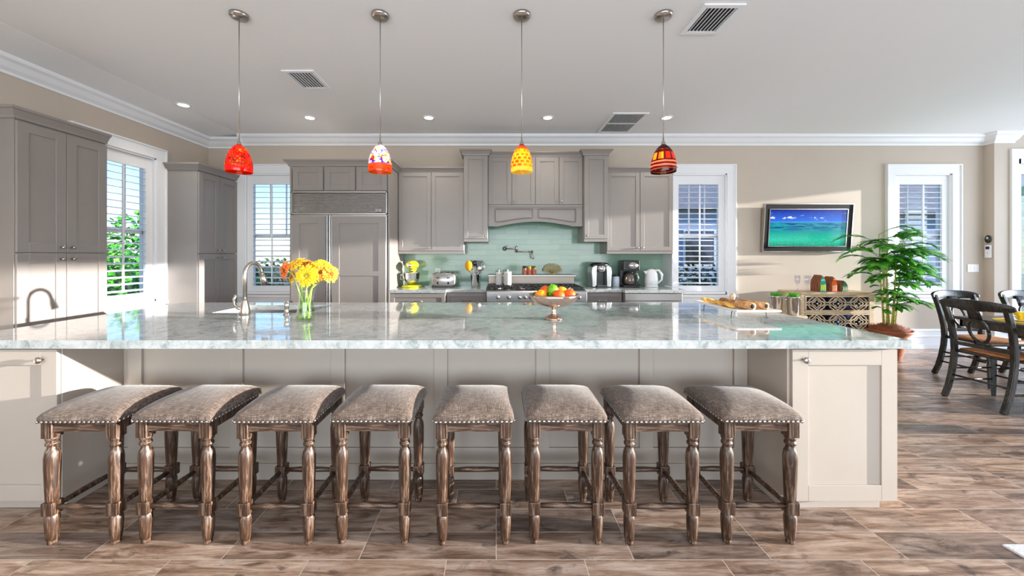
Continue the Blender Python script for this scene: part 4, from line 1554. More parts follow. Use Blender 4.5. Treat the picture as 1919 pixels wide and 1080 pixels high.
# faucet: gooseneck reaching over the sink (+Y)
fx, fy = -1.83, 2.68
o = thing('kitchen_faucet', 'brushed nickel gooseneck faucet on the island worktop', 'faucet', (fx, fy, ITOP))
obj('base', MB().lathe([(0.034, 0), (0.036, 0.004), (0.034, 0.03), (0.028, 0.07), (0.018, 0.10), (0.016, 0.115)], 26, T(fx, fy, ITOP)), 'nickel', o)
pts = [(fx, fy, ITOP + 0.11), (fx, fy, ITOP + 0.29)]
for k in range(1, 12):
    a = PI * k / 12
    pts.append((fx + 0.012 * (1 - math.cos(a)), fy + 0.075 * (1 - math.cos(a)), ITOP + 0.29 + 0.085 * math.sin(a)))
pts.append((fx + 0.028, fy + 0.155, ITOP + 0.285))
obj('neck', MB().tube(pts, 0.0135, 16), 'nickel', o)
obj('spray_head', MB().tube([(fx + 0.028, fy + 0.155, ITOP + 0.29), (fx + 0.032, fy + 0.162, ITOP + 0.25), (fx + 0.038, fy + 0.175, ITOP + 0.205)], 0.02, 16, rs=[0.016, 0.021, 0.025]), 'nickel', o)
obj('lever_handle', MB().tube([(fx - 0.02, fy, ITOP + 0.045), (fx - 0.05, fy, ITOP + 0.05), (fx - 0.075, fy, ITOP + 0.075), (fx - 0.078, fy, ITOP + 0.11), (fx - 0.066, fy, ITOP + 0.145)], 0.01, 12, rs=[0.016, 0.014, 0.009, 0.010, 0.013]), 'nickel', o)
sx_ = -1.525
o = thing('soap_dispenser', 'brushed nickel soap dispenser between the faucet and the vase', 'soap dispenser', (sx_, fy, ITOP))
obj('body', MB().lathe([(0.024, 0), (0.024, 0.006), (0.015, 0.012), (0.014, 0.05), (0.018, 0.055), (0.018, 0.085), (0.012, 0.09)], 20, T(sx_, fy, ITOP)), 'nickel', o)
obj('spout', MB().tube([(sx_, fy, ITOP + 0.088), (sx_, fy + 0.03, ITOP + 0.092), (sx_, fy + 0.07, ITOP + 0.085)], 0.006, 10), 'nickel', o)

# vase with gerberas
vx, vy = -1.262, 2.44
o = thing('glass_vase', 'clear flared glass vase holding the yellow flowers', 'vase', (vx, vy, ITOP))
vp = [(0.001, 0.003), (0.060, 0.0), (0.064, 0.008), (0.054, 0.06), (0.045, 0.12), (0.051, 0.18), (0.067, 0.235)]
vi = [(r - 0.003, z + (0.008 if z < 0.02 else 0)) for r, z in reversed(vp[1:])]
obj('glass', MB().lathe(vp + vi + [(0.001, 0.012)], 36, T(vx, vy, ITOP + 0.001), cap=False), 'vase_glass', o)
obj('water', MB().lathe([(0.056, 0.014), (0.050, 0.06), (0.0415, 0.12), (0.0415, 0.125)], 30, T(vx, vy, ITOP + 0.001)), 'water', o)


def gerbera(c, nrm, R, pm, eye, base, lab, layers=3):
    c = Vector(c)
    nrm = Vector(nrm).normalized()
    root = thing('gerbera', lab, 'flower', tuple(c), 'gerbera flowers in the glass vase')
    q = nrm.to_track_quat('Z', 'Y').to_matrix().to_4x4()
    mb = MB()
    for L in range(layers):
        n = 22 - 3 * L
        rl = R * (1 - 0.22 * L)
        for k in range(n):
            a = 2 * PI * (k + 0.5 * L) / n + random.uniform(-0.06, 0.06)
            w = rl * 0.13
            ll = rl * random.uniform(0.92, 1.05)
            zt = 0.004 + 0.008 * L + random.uniform(-0.008, 0.006)
            u = Vector((math.cos(a), math.sin(a), 0))
            p = Vector((-u.y, u.x, 0))
            v = []
            for s_, ww, z_ in ((0.12, 0.35, 0), (0.4, 0.9, 0.006 + 0.006 * L), (0.75, 1.0, zt + 0.006), (0.95, 0.6, zt), (1.0, 0.12, zt - 0.002)):
                b_ = u * ll * s_
                v += [b_ + p * w * ww + Vector((0, 0, z_)), b_ + Vector((0, 0, z_ - 0.003)), b_ - p * w * ww + Vector((0, 0, z_))]
            f = []
            for i in range(4):
                f += [(i * 3, i * 3 + 1, i * 3 + 4, i * 3 + 3), (i * 3 + 1, i * 3 + 2, i * 3 + 5, i * 3 + 4)]
            mb.add([q @ x_ for x_ in v], f, True)
    obj('petals', mb, pm, root, local=True)
    obj('eye', ell(0, 0, 0, R * 0.2, R * 0.2, 0.008, seg=16) if False else MB().lathe([(R * 0.22, 0.006), (R * 0.2, 0.016), (R * 0.1, 0.02), (0.001, 0.018)], 18, q), eye, root, local=True)
    b = Vector(base)
    k1 = c - nrm * 0.06
    neck = Vector((vx + (c.x - vx) * 0.42, vy + (c.y - vy) * 0.42, ITOP + 0.215))
    neck.x = vx + max(-0.045, min(0.045, neck.x - vx)); neck.y = vy + max(-0.035, min(0.035, neck.y - vy))
    pts = [b, b.lerp(neck, 0.5), neck]
    for k in range(1, 6):
        u = k / 6
        pts.append((1 - u) ** 2 * neck + 2 * u * (1 - u) * (k1 + Vector((0, 0, -0.01))) + u * u * c)
    pts.append(c - nrm * 0.002)
    obj('stem', MB().tube([p_ - c for p_ in pts], 0.0042, 8), 'stem' if random.random() < 0.6 else 'stem_pale', root, local=True)


# at() turns a pixel of the photograph and a depth into a point, used when laying out small things
def at(px, py, Y):
    s = 690 / Y
    return Vector(((px - 930) / s, Y, 1.35 + (478 - py) / s))


FL = [(535, 507, 2.40, (-0.75, -0.75, 0.1), 0.062, 'petal_orange', 'flower_eye', 'deep orange gerbera at the left edge of the bouquet'),
      (576, 517, 2.36, (0.05, -1, 0.1), 0.075, 'petal_yellow', 'flower_eye_green', 'large yellow gerbera facing forward, lowest in the bouquet'),
      (556, 495, 2.42, (-0.3, -0.6, 0.8), 0.066, 'petal_yellow', 'flower_eye_green', 'yellow gerbera tilted up beside the orange one'),
      (575, 497, 2.50, (0.1, -0.3, 1), 0.062, 'petal_gold', 'flower_eye', 'golden gerbera at the top centre of the bouquet'),
      (602, 499, 2.44, (0.35, -0.5, 0.8), 0.066, 'petal_yellow', 'flower_eye_green', 'yellow gerbera facing up at the right of the bouquet'),
      (619, 514, 2.42, (0.85, -0.5, 0.1), 0.062, 'petal_gold', 'flower_eye', 'golden gerbera turned away at the far right of the bouquet'),
      (551, 518, 2.50, (-0.6, -0.4, 0.2), 0.058, 'petal_yellow', 'flower_eye', 'yellow gerbera half hidden under the orange one'),
      (600, 511, 2.40, (0.5, -0.9, 0.3), 0.058, 'petal_gold', 'flower_eye', 'golden gerbera between the front and the far right ones')]
for i, (px, py, Y, nrm, R, pm, eye, lab) in enumerate(FL):
    a = 2.4 * i
    gerbera(at(px, py, Y), nrm, R, pm, eye, (vx + 0.024 * math.cos(a), vy + 0.024 * math.sin(a), ITOP + 0.016), lab)

# footed fruit bowl
bx, by = 0.39, 2.50
bp = [(0.001, 0.0), (0.066, 0.0), (0.066, 0.006), (0.045, 0.018), (0.022, 0.03), (0.013, 0.045), (0.018, 0.052), (0.013, 0.06), (0.015, 0.074), (0.05, 0.082), (0.105, 0.098), (0.142, 0.122), (0.160, 0.148), (0.168, 0.17)]
bi = [(0.163, 0.17), (0.155, 0.149), (0.138, 0.126), (0.102, 0.104), (0.05, 0.088), (0.001, 0.084)]
single('fruit_bowl', MB().lathe(bp + bi, 48, T(bx, by, ITOP + 0.0005), cap=False), mat('hammered_rose_silver', srgb(214, 188, 172), 0.16, 1.0, bumpy=0.35, bscale=90),
       'footed hammered metal fruit bowl on the island worktop', 'bowl', (bx, by, ITOP + 0.0005))
M['orange'] = m_fruit('orange_peel', srgb(246, 140, 12), srgb(255, 176, 30))
M['redorange'] = m_fruit('red_orange_peel', srgb(238, 70, 14), srgb(252, 110, 24))
M['lime'] = m_fruit('lime_peel', srgb(74, 160, 14), srgb(130, 200, 30))
M['avocado'] = m_fruit('avocado_skin', srgb(24, 50, 20), srgb(44, 84, 34))
M['mango'] = m_fruit('mango_skin', srgb(250, 160, 20), srgb(255, 196, 50))
M['grape'] = m_fruit('dark_plum_skin', srgb(40, 34, 22), srgb(80, 74, 40))
bz = ITOP + 0.10
FR = [('orange', -0.092, -0.048, 0.118, 0.041, 'orange', 'yellow-orange fruit at the front left of the bowl', 'fruit', 1),
      ('tangerine', 0.022, -0.066, 0.118, 0.043, 'redorange', 'red-orange tangerine at the front centre of the bowl', 'fruit', 1),
      ('tangerine', 0.104, -0.018, 0.120, 0.042, 'redorange', 'red-orange tangerine at the right side of the bowl', 'fruit', 1),
      ('tangerine', -0.052, 0.032, 0.138, 0.040, 'redorange', 'red-orange tangerine behind the lime in the bowl', 'fruit', 1),
      ('lime', -0.008, -0.012, 0.150, 0.038, 'lime', 'bright green lime on top of the fruit pile', 'fruit', 1.15),
      ('mango', 0.062, 0.045, 0.125, 0.044, 'mango', 'yellow fruit behind the front tangerine in the bowl', 'fruit', 1.1),
      ('avocado', -0.036, -0.088, 0.102, 0.024, 'avocado', 'dark green avocado between the two front fruits', 'fruit', 1.25),
      ('plum', -0.118, 0.030, 0.112, 0.024, 'grape', 'small dark plum at the left rim of the bowl', 'fruit', 1),
      ('orange', 0.02, 0.10, 0.10, 0.042, 'orange', 'orange at the back of the bowl under the others', 'fruit', 1)]
for nm, dx, dy, dz, r, m, lab, cat, el in FR:
    z = ITOP + dz + 0.046
    o = thing(nm, lab, cat, (bx + dx, by + dy, z), 'fruit in the footed bowl')
    obj('flesh', ell(bx + dx, by + dy, z, r, r, r * 0.95 * el, seg=24), m, o)
    obj('stem_nub', MB().lathe([(0.004, 0), (0.0035, 0.004), (0.001, 0.005)], 8, T(bx + dx - r * 0.3, by + dy - r * 0.25, z + r * 0.93 * el * 0.93)), 'stem', o)

# snack platter on wire legs
M['crust'] = M['bread']
tx, ty = 1.75, 2.72
tz = ITOP + 0.055
rot = 0.0


def rt(a, b, z):
    return (tx + a * math.cos(rot) - b * math.sin(rot), ty + a * math.sin(rot) + b * math.cos(rot), z)


def rbox(mb, a0, a1, b0, b1, z0, z1, flare=0):
    v = [rt(a0, b0, z0), rt(a1, b0, z0), rt(a1, b1, z0), rt(a0, b1, z0), rt(a0 - flare, b0 - flare, z1), rt(a1 + flare, b0 - flare, z1), rt(a1 + flare, b1 + flare, z1), rt(a0 - flare, b1 + flare, z1)]
    return mb.add(v, [(0, 3, 2, 1), (4, 5, 6, 7), (0, 1, 5, 4), (1, 2, 6, 5), (2, 3, 7, 6), (3, 0, 4, 7)])


o = thing('serving_platter', 'white ceramic platter raised on thin black wire legs', 'platter', (tx, ty, ITOP))
mb = MB()
rbox(mb, -0.13, 0.13, -0.25, 0.25, tz - 0.004, tz + 0.004)
for k in ((-0.15, 0.15, -0.27, -0.25), (-0.15, 0.15, 0.25, 0.27), (-0.15, -0.13, -0.25, 0.25), (0.13, 0.15, -0.25, 0.25)):
    rbox(mb, *k, tz - 0.002, tz + 0.012)
obj('dish', mb, 'ceramic', o, bevel=0.002)
for a in (-0.12, 0.12):
    for b in (-0.17, 0.17):
        obj('wire_leg', MB().tube([rt(a * 0.9, b * 0.95, tz - 0.004), rt(a, b, tz - 0.02), rt(a, b, ITOP + 0.004), rt(a * 1.08, b * 1.03, ITOP + 0.003)], 0.0028, 6), 'iron', o)
# crackers and cheese
for k in range(7):
    a = -0.095 + 0.012 * (k % 2)
    bb = 0.19 - k * 0.05
    ell_m = Matrix.Translation(rt(a, bb, tz + 0.025)) @ T(rx=math.radians(28), rz=0.2)
    single('cracker', MB().lathe([(0.033, -0.002), (0.035, 0), (0.033, 0.002)], 16, ell_m), 'cracker', 'golden round cracker on the raised platter, ' + ['farthest back in the row', 'second from the back', 'third from the back', 'in the middle of the row', 'third from the front', 'second from the front', 'nearest the camera, next to the wafers'][k], 'cracker', rt(a, bb, tz), 'crackers on the raised platter')
for (a0, b0, a1, b1, r, lab) in ((-0.045, 0.06, -0.02, -0.235, 0.026, 'brown rolled wafer at the middle of the raised platter'),
                                 (0.055, 0.0, 0.10, -0.20, 0.024, 'brown rolled wafer reaching to the right edge of the raised platter')):
    p0, p1 = Vector(rt(a0, b0, tz + r + 0.006)), Vector(rt(a1, b1, tz + r + 0.006))
    o = thing('rolled_wafer', lab, 'pastry', tuple(p0), 'rolled wafers on the platter')
    obj('roll', MB().tube([p0, p0.lerp(p1, 0.5), p1], r, 16), 'bread', o)
    d = (p1 - p0).normalized()
    obj('filling', MB().tube([p1 - d * 0.004, p1 + d * 0.0015], r * 0.6, 12), 'slot', o)
# cloche knob: small wooden-handled cheese board
o = thing('cheese_plane', 'small cheese board with an upright wooden knob behind the wafers', 'cheese board', rt(0.06, 0.14, tz))
mb = MB()
rbox(mb, 0.0, 0.12, 0.04, 0.22, tz + 0.005, tz + 0.02)
obj('board', mb, mat('grey_stone', srgb(150, 146, 140), 0.4, vary=0.2, vscale=20), o, bevel=0.003)
obj('knob', MB().lathe([(0.012, 0.02), (0.008, 0.03), (0.016, 0.05), (0.02, 0.07), (0.014, 0.088), (0.001, 0.092)], 18, T(*rt(0.04, 0.07, tz))), 'pale_wood', o)

# ------------------------------------------------------------------ bar stools
def rrect(hx, hy, r, z, n=5, sag=0.0, bow=0.0):
    pts = []
    for cx_, cy_, a0 in ((hx - r, hy - r, 0), (-hx + r, hy - r, PI / 2), (-hx + r, -hy + r, PI), (hx - r, -hy + r, 1.5 * PI)):
        for k in range(n + 1):
            a = a0 + PI / 2 * k / n
            pts.append((cx_ + r * math.cos(a), cy_ + r * math.sin(a)))
    # intermediate points on the straight sides
    out = []
    for i, p in enumerate(pts):
        q = pts[(i + 1) % len(pts)]
        out.append(p)
        if i % (n + 1) == n:
            for k in range(1, 6):
                out.append((p[0] + (q[0] - p[0]) * k / 6, p[1] + (q[1] - p[1]) * k / 6))
    return [(a, b, z - sag * (b / 0.185) ** 2) for a, b in out]


def make_stool():
    root = thing('bar_stool', 'x', 'bar stool', (0, 0, 0), 'upholstered bar stools along the island')
    H = 0.172          # half footprint
    cu = MB()
    rings = []
    for ins, z, r, sag in ((0.012, 0.575, 0.012, 0), (0.003, 0.577, 0.014, 0), (-0.002, 0.592, 0.018, 0.0), (-0.003, 0.606, 0.022, 0.004), (0.004, 0.624, 0.03, 0.010), (0.020, 0.639, 0.04, 0.015),
                           (0.050, 0.650, 0.05, 0.018), (0.09, 0.657, 0.05, 0.020), (0.13, 0.660, 0.035, 0.022), (0.165, 0.661, 0.012, 0.022)):
        rings.append(rrect(0.185 - ins, 0.185 - ins, max(0.006, r), z, sag=sag))
    cu.loft(rings)
    obj('seat_cushion', cu, 'fabric', root)
    nl = MB()
    for side in range(4):
        for k in range(17):
            u = -0.172 + 0.344 * k / 16
            p = [(u, -0.187), (0.187, u), (-u, 0.187), (-0.187, -u)][side]
            nv = [(0, -1), (1, 0), (0, 1), (-1, 0)][side]
            m = Matrix.Translation((p[0], p[1], 0.5845)) @ Vector((nv[0], nv[1], 0)).to_track_quat('Z', 'Y').to_matrix().to_4x4()
            nl.lathe([(0.0075, 0), (0.006, 0.003), (0.0025, 0.0048), (0.0005, 0.005)], 8, m)
    obj('nailhead_trim', nl, 'nickel', root)
    L = H - 0.024
    prof = [(0.013, 0.0), (0.017, 0.003), (0.019, 0.010), (0.0165, 0.018), (0.021, 0.024), (0.0235, 0.05), (0.0265, 0.10), (0.026, 0.125), (0.021, 0.142)]
    prof2 = [(0.021, 0.198), (0.024, 0.215), (0.0265, 0.28), (0.029, 0.36), (0.0295, 0.405), (0.026, 0.432), (0.019, 0.448), (0.0165, 0.458), (0.0235, 0.464), (0.025, 0.470), (0.0235, 0.476), (0.018, 0.480), (0.022, 0.486), (0.025, 0.494), (0.023, 0.502)]
    for sx in (-1, 1):
        for sy in (-1, 1):
            mb = MB()
            mb.lathe(prof, 18, T(sx * L, sy * L, 0.0))
            mb.lathe(prof2, 18, T(sx * L, sy * L, 0.0))
            mb.box(sx * L - 0.026, sx * L + 0.026, sy * L - 0.026, sy * L + 0.026, 0.141, 0.200)
            mb.box(sx * L - 0.0255, sx * L + 0.0255, sy * L - 0.0255, sy * L + 0.0255, 0.500, 0.576)
            obj('leg', mb, 'stool_wood', root, bevel=0.003)
    for sy in (-1, 1):
        obj('apron', MB().box(-L + 0.025, L - 0.025, sy * L - 0.018 * 1, sy * L + 0.018, 0.530, 0.576), 'stool_rail', root, bevel=0.002)
    for sx in (-1, 1):
        obj('apron', MB().box(sx * L - 0.018, sx * L + 0.018, -L + 0.025, L - 0.025, 0.530, 0.576), 'stool_wood', root, bevel=0.002)
    for sy in (-1, 1):
        obj('stretcher', MB().tube([(-L + 0.02, sy * L, 0.172), (-0.05, sy * L, 0.174), (0.05, sy * L, 0.174), (L - 0.02, sy * L, 0.172)], 0.012, 12, rs=[0.010, 0.0135, 0.0135, 0.010]), 'stool_rail', root)
    for sx in (-1, 1):
        obj('stretcher', MB().tube([(sx * L, -L + 0.02, 0.168), (sx * L, -0.05, 0.170), (sx * L, 0.05, 0.170), (sx * L, L - 0.02, 0.168)], 0.012, 12, rs=[0.010, 0.0135, 0.0135, 0.010]), 'stool_wood', root)
    return root


SX = [-1.930, -1.497, -1.026, -0.576, -0.107, 0.328, 0.769, 1.232]
SL = ['brown linen bar stool with nailhead trim, farthest left, in front of the left end cabinet',
      'brown linen bar stool with nailhead trim, second from the left end of the row',
      'brown linen bar stool with nailhead trim, third from the left end of the row',
      'brown linen bar stool with nailhead trim, fourth from the left, its right side in view',
      'brown linen bar stool seen nearly straight on, fifth from the left end',
      'brown linen bar stool with nailhead trim, third from the right end, nearly straight on',
      'brown linen bar stool with nailhead trim, second from the right end of the row',
      'brown linen bar stool farthest right, in front of the right end cabinet']
st0 = make_stool()
ROT = [0.5, -0.8, 0.3, -0.4, 0.8, -0.6, 0.4, -0.5]
for i, x in enumerate(SX):
    s = st0 if i == 0 else copy_tree(st0)
    s.location = (x, 1.70 + 0.172 + 0.005 * (i % 2), 0)
    s.rotation_euler = (0, 0, math.radians(ROT[i]))
    s['label'] = SL[i]

# ------------------------------------------------------------------ wall items on the right
o = thing('framed_picture', 'black-framed seascape picture hanging on the right wall', 'picture', (4.43, 5.26, 1.40))
X0, X1, Z0, Z1 = 3.815, 5.055, 1.405, 2.065
fr_ = MB()
T0 = lambda x, d, z: (x, 5.262 - d - 0.05 * (z - Z0) / (Z1 - Z0), z)


def pbox(mb, a0, a1, z0, z1, d0, d1):
    v = [T0(a0, d0, z0), T0(a1, d0, z0), T0(a1, d1, z0), T0(a0, d1, z0), T0(a0, d0, z1), T0(a1, d0, z1), T0(a1, d1, z1), T0(a0, d1, z1)]
    return mb.add(v, [(0, 1, 2, 3), (4, 7, 6, 5), (0, 4, 5, 1), (1, 5, 6, 2), (2, 6, 7, 3), (3, 7, 4, 0)])


t_ = 0.062
pbox(fr_, X0, X0 + t_, Z0, Z1, -0.045, 0.0); pbox(fr_, X1 - t_, X1, Z0, Z1, -0.045, 0.0)
pbox(fr_, X0 + t_, X1 - t_, Z0, Z0 + t_, -0.045, 0.0); pbox(fr_, X0 + t_, X1 - t_, Z1 - t_, Z1, -0.045, 0.0)
obj('frame', fr_, mat('black_frame_lacquer', srgb(10, 10, 12), 0.6, Specular_IOR_Level=0.15), o, bevel=0.002)
e = MB()
for k in ((X0 - 0.014, X0, Z0 - 0.014, Z1 + 0.014), (X1, X1 + 0.014, Z0 - 0.014, Z1 + 0.014), (X0, X1, Z0 - 0.014, Z0), (X0, X1, Z1, Z1 + 0.014)):
    pbox(e, *k, -0.045, 0.006)
i0 = t_
for k in ((X0 + i0, X0 + i0 + 0.01, Z0 + i0, Z1 - i0), (X1 - i0 - 0.01, X1 - i0, Z0 + i0, Z1 - i0), (X0 + i0, X1 - i0, Z0 + i0, Z0 + i0 + 0.01), (X0 + i0, X1 - i0, Z1 - i0 - 0.01, Z1 - i0)):
    pbox(e, *k, -0.03, 0.003)
obj('silver_edging', e, 'nickel', o)
p = MB()
pbox(p, X0 + t_, X1 - t_, Z0 + t_, Z1 - t_, -0.035, -0.006)
obj('print', p, 'picture', o)

o = thing('light_switch', 'white double light switch on the wall right of the window', 'light switch', (6.87, YB, 1.16))
obj('plate', MB().box(6.79, 6.95, YB - 0.008, YB - 0.001, 1.105, 1.215), 'white_plastic', o, bevel=0.002)
obj('rocker', MB().box(6.825, 6.86, YB - 0.012, YB - 0.008, 1.13, 1.19), 'white_plastic', o)
obj('rocker', MB().box(6.88, 6.915, YB - 0.012, YB - 0.008, 1.13, 1.19), 'white_plastic', o)
o = thing('thermostat', 'small black wall sensor on the narrow wall return', 'thermostat', (7.018, 5.245, 1.57))
obj('case', ell(7.005, 5.245, 1.575, 0.018, 0.034, 0.058), 'black', o)
obj('lens', ell(6.990, 5.245, 1.59, 0.006, 0.014, 0.02), 'steel', o)
o = thing('wall_remote', 'white wall remote control with a small screen below the black sensor', 'remote control', (7.018, 5.245, 1.40))
obj('case', MB().box(6.998, 7.018, 5.212, 5.278, 1.31, 1.49), 'white_plastic', o, bevel=0.004)
obj('screen', MB().box(6.995, 6.998, 5.225, 5.265, 1.43, 1.47), 'mirror', o)
obj('button', MB().lathe([(0.008, 0), (0.007, 0.003), (0.001, 0.003)], 12, T(6.998, 5.245, 1.38, ry=-PI / 2)), 'greywhite', o)

# ------------------------------------------------------------------ fretwork chest of drawers
CX0, CX1, CY = 4.06, 5.03, 4.90
CZ = 0.853
o = thing('chest_of_drawers', 'whitewashed wooden chest with carved fretwork drawers on the right wall', 'chest of drawers', ((CX0 + CX1) / 2, CY, 0))
mb = MB()
mb.box(CX0, CX1, CY + 0.02, YB - 0.03, 0.08, CZ - 0.025)
mb.box(CX0, CX0 + 0.045, CY, CY + 0.02, 0.0, CZ - 0.025).box(CX1 - 0.045, CX1, CY, CY + 0.02, 0.0, CZ - 0.025)
mb.box(CX0, CX0 + 0.045, CY + 0.02, CY + 0.06, 0, 0.08).box(CX1 - 0.045, CX1, CY + 0.02, CY + 0.06, 0, 0.08)
for z in (0.08, 0.335, 0.583):
    mb.box(CX0 + 0.045, CX1 - 0.045, CY, CY + 0.02, z - 0.012 if z > 0.1 else z, z + 0.012)
mb.box(CX0 + 0.045, CX1 - 0.045, CY, CY + 0.02, CZ - 0.045, CZ - 0.025)
obj('carcass', mb, 'pale_wood', o, bevel=0.002)
obj('top', MB().box(CX0 - 0.02, CX1 + 0.02, CY - 0.02, YB - 0.027, CZ - 0.025, CZ), 'pale_wood', o, bevel=0.004)
for z0, z1 in ((0.597, CZ - 0.047), (0.349, 0.569), (0.094, 0.321)):
    a0, a1 = CX0 + 0.05, CX1 - 0.05
    d = MB()
    yb = CY - 0.004
    b = 0.018
    d.box(a0, a0 + b, yb, CY + 0.018, z0, z1).box(a1 - b, a1, yb, CY + 0.018, z0, z1).box(a0 + b, a1 - b, yb, CY + 0.018, z0, z0 + b).box(a0 + b, a1 - b, yb, CY + 0.018, z1 - b, z1)
    dr = obj('drawer', d, 'pale_wood', o, bevel=0.002)
    obj('mirror_panel', MB().box(a0 + b, a1 - b, CY + 0.012, CY + 0.017, z0 + b, z1 - b), 'mirror', dr)
    fw = MB()
    w = (a1 - a0 - 2 * b) / 3
    hz = (z1 - z0 - 2 * b) / 2
    zm = (z0 + z1) / 2
    yy = CY + 0.004
    flat = (0.0062, 0.006)
    for i in range(3):
        cx_ = a0 + b + w * (i + 0.5)
        # quatrefoil diamond
        pts = []
        for k in range(49):
            a = 2 * PI * k / 48
            q = 0.80 + 0.20 * abs(math.cos(2 * a)) ** 0.8 if True else 1
            dia = 1 / (abs(math.cos(a)) + abs(math.sin(a))) ** 0.75
            r = q * dia
            pts.append((cx_ + r * math.cos(a) * w * 0.40, yy, zm + r * math.sin(a) * hz * 0.93))
        fw.tube(pts, 0.006, 4, up=(0, 1, 0))
        pts = []
        for k in range(33):
            a = 2 * PI * k / 32
            r = 0.55 + 0.45 * abs(math.cos(2 * a))
            pts.append((cx_ + r * math.cos(a) * w * 0.22, yy, zm + r * math.sin(a) * hz * 0.60))
        fw.tube(pts, 0.005, 4, up=(0, 1, 0))
        obj('knob', MB().lathe([(0.005, 0), (0.005, 0.01), (0.013, 0.016), (0.012, 0.024), (0.001, 0.028)], 12, T(cx_, CY + 0.012, zm, rx=PI / 2)), 'chrome', dr)
    for i in range(4):
        cx_ = a0 + b + w * i
        for s in (-1, 1):
            # X ribbons between the diamonds
            for t__ in (-1, 1):
                x_a = cx_ - 0.0
                x_b = cx_ + s * w * 0.34
                if x_b < a0 + b or x_b > a1 - b: continue
                fw.tube([(x_a, yy, zm + t__ * hz * 0.12), (cx_ + s * w * 0.12, yy, zm + t__ * hz * 0.32), (cx_ + s * w * 0.16, yy, zm + t__ * hz * 0.62), (x_b, yy, zm + t__ * hz * 0.98)], 0.006, 4, up=(0, 1, 0))
    obj('fretwork', fw, 'pale_wood', dr)

# glasses
for k, (gx, gy, lab) in enumerate(((4.06 + 0.03, 5.0, 'clear stemmed glass at the left end of the chest'), (4.155, 5.08, 'clear stemmed glass second from the left on the chest'),
                                   (4.19, 4.97, 'clear stemmed glass third from the left on the chest'), (4.27, 5.04, 'clear stemmed glass beside the carved ornaments'))):
    gp = [(0.001, 0.0), (0.032, 0.0), (0.032, 0.003), (0.008, 0.008), (0.007, 0.07), (0.012, 0.085), (0.026, 0.12), (0.031, 0.165), (0.030, 0.215)]
    gi = [(0.028, 0.215), (0.029, 0.165), (0.024, 0.122), (0.001, 0.095)]
    single('drinking_glass', MB().lathe(gp + gi, 24, T(gx, gy, CZ + 0.0005), cap=False), 'tumbler_glass', lab, 'glass', (gx, gy, CZ + 0.0005), 'stemmed glasses on the chest')

# carved arch ornaments
M['teal_paint'] = mat('teal_paint', srgb(60, 160, 130), 0.5, vary=0.25, vscale=30)
M['orange_paint'] = mat('orange_paint', srgb(232, 96, 26), 0.5, vary=0.2, vscale=30)
M['green_paint'] = mat('green_paint', srgb(64, 120, 80), 0.5, vary=0.3, vscale=30)
M['carved_wood'] = m_wood('carved_dark_wood', srgb(70, 34, 16), srgb(128, 66, 32), srgb(170, 100, 56), (8, 8, 2), 5, 0.5)
for x, w, h, m, lab in ((4.42, 0.105, 0.225, 'teal_paint', 'tall pointed carved wood ornament with a teal face'),
                        (4.575, 0.095, 0.205, 'orange_paint', 'pointed carved wood ornament with an orange top'),
                        (4.715, 0.10, 0.15, 'green_paint', 'short pointed carved wood ornament with a green face')):
    y = 5.02
    o = thing('carved_ornament', lab, 'ornament', (x, y, CZ), 'carved ornaments on the chest')

    def arch(w_, h_, cxa):
        pl = [(cxa - w_ / 2, CZ + 0.001)]
        for k in range(9):
            u = k / 8
            pl.append((cxa - w_ / 2 * (1 - u ** 2), CZ + h_ * (0.42 + 0.58 * u)))
        for k in range(7, -1, -1):
            u = k / 8
            pl.append((cxa + w_ / 2 * (1 - u ** 2), CZ + h_ * (0.42 + 0.58 * u)))
        pl.append((cxa + w_ / 2, CZ + 0.001))
        return pl
    obj('body', MB().prism(arch(w, h, x - 0.01), y - 0.03, y + 0.09), 'carved_wood', o, bevel=0.003)
    obj('face', MB().prism(arch(w * 0.78, h * 0.93, x + 0.005), y - 0.036, y - 0.0301), m, o)
    cr = MB()
    for k in range(3):
        cr.box(x - w * 0.22 + k * w * 0.2, x - w * 0.22 + k * w * 0.2 + 0.01, y - 0.040, y - 0.0361, CZ + 0.02, CZ + h * 0.4)
    obj('slats', cr, 'yellow_enamel' if m == 'teal_paint' else 'pale_wood', o)

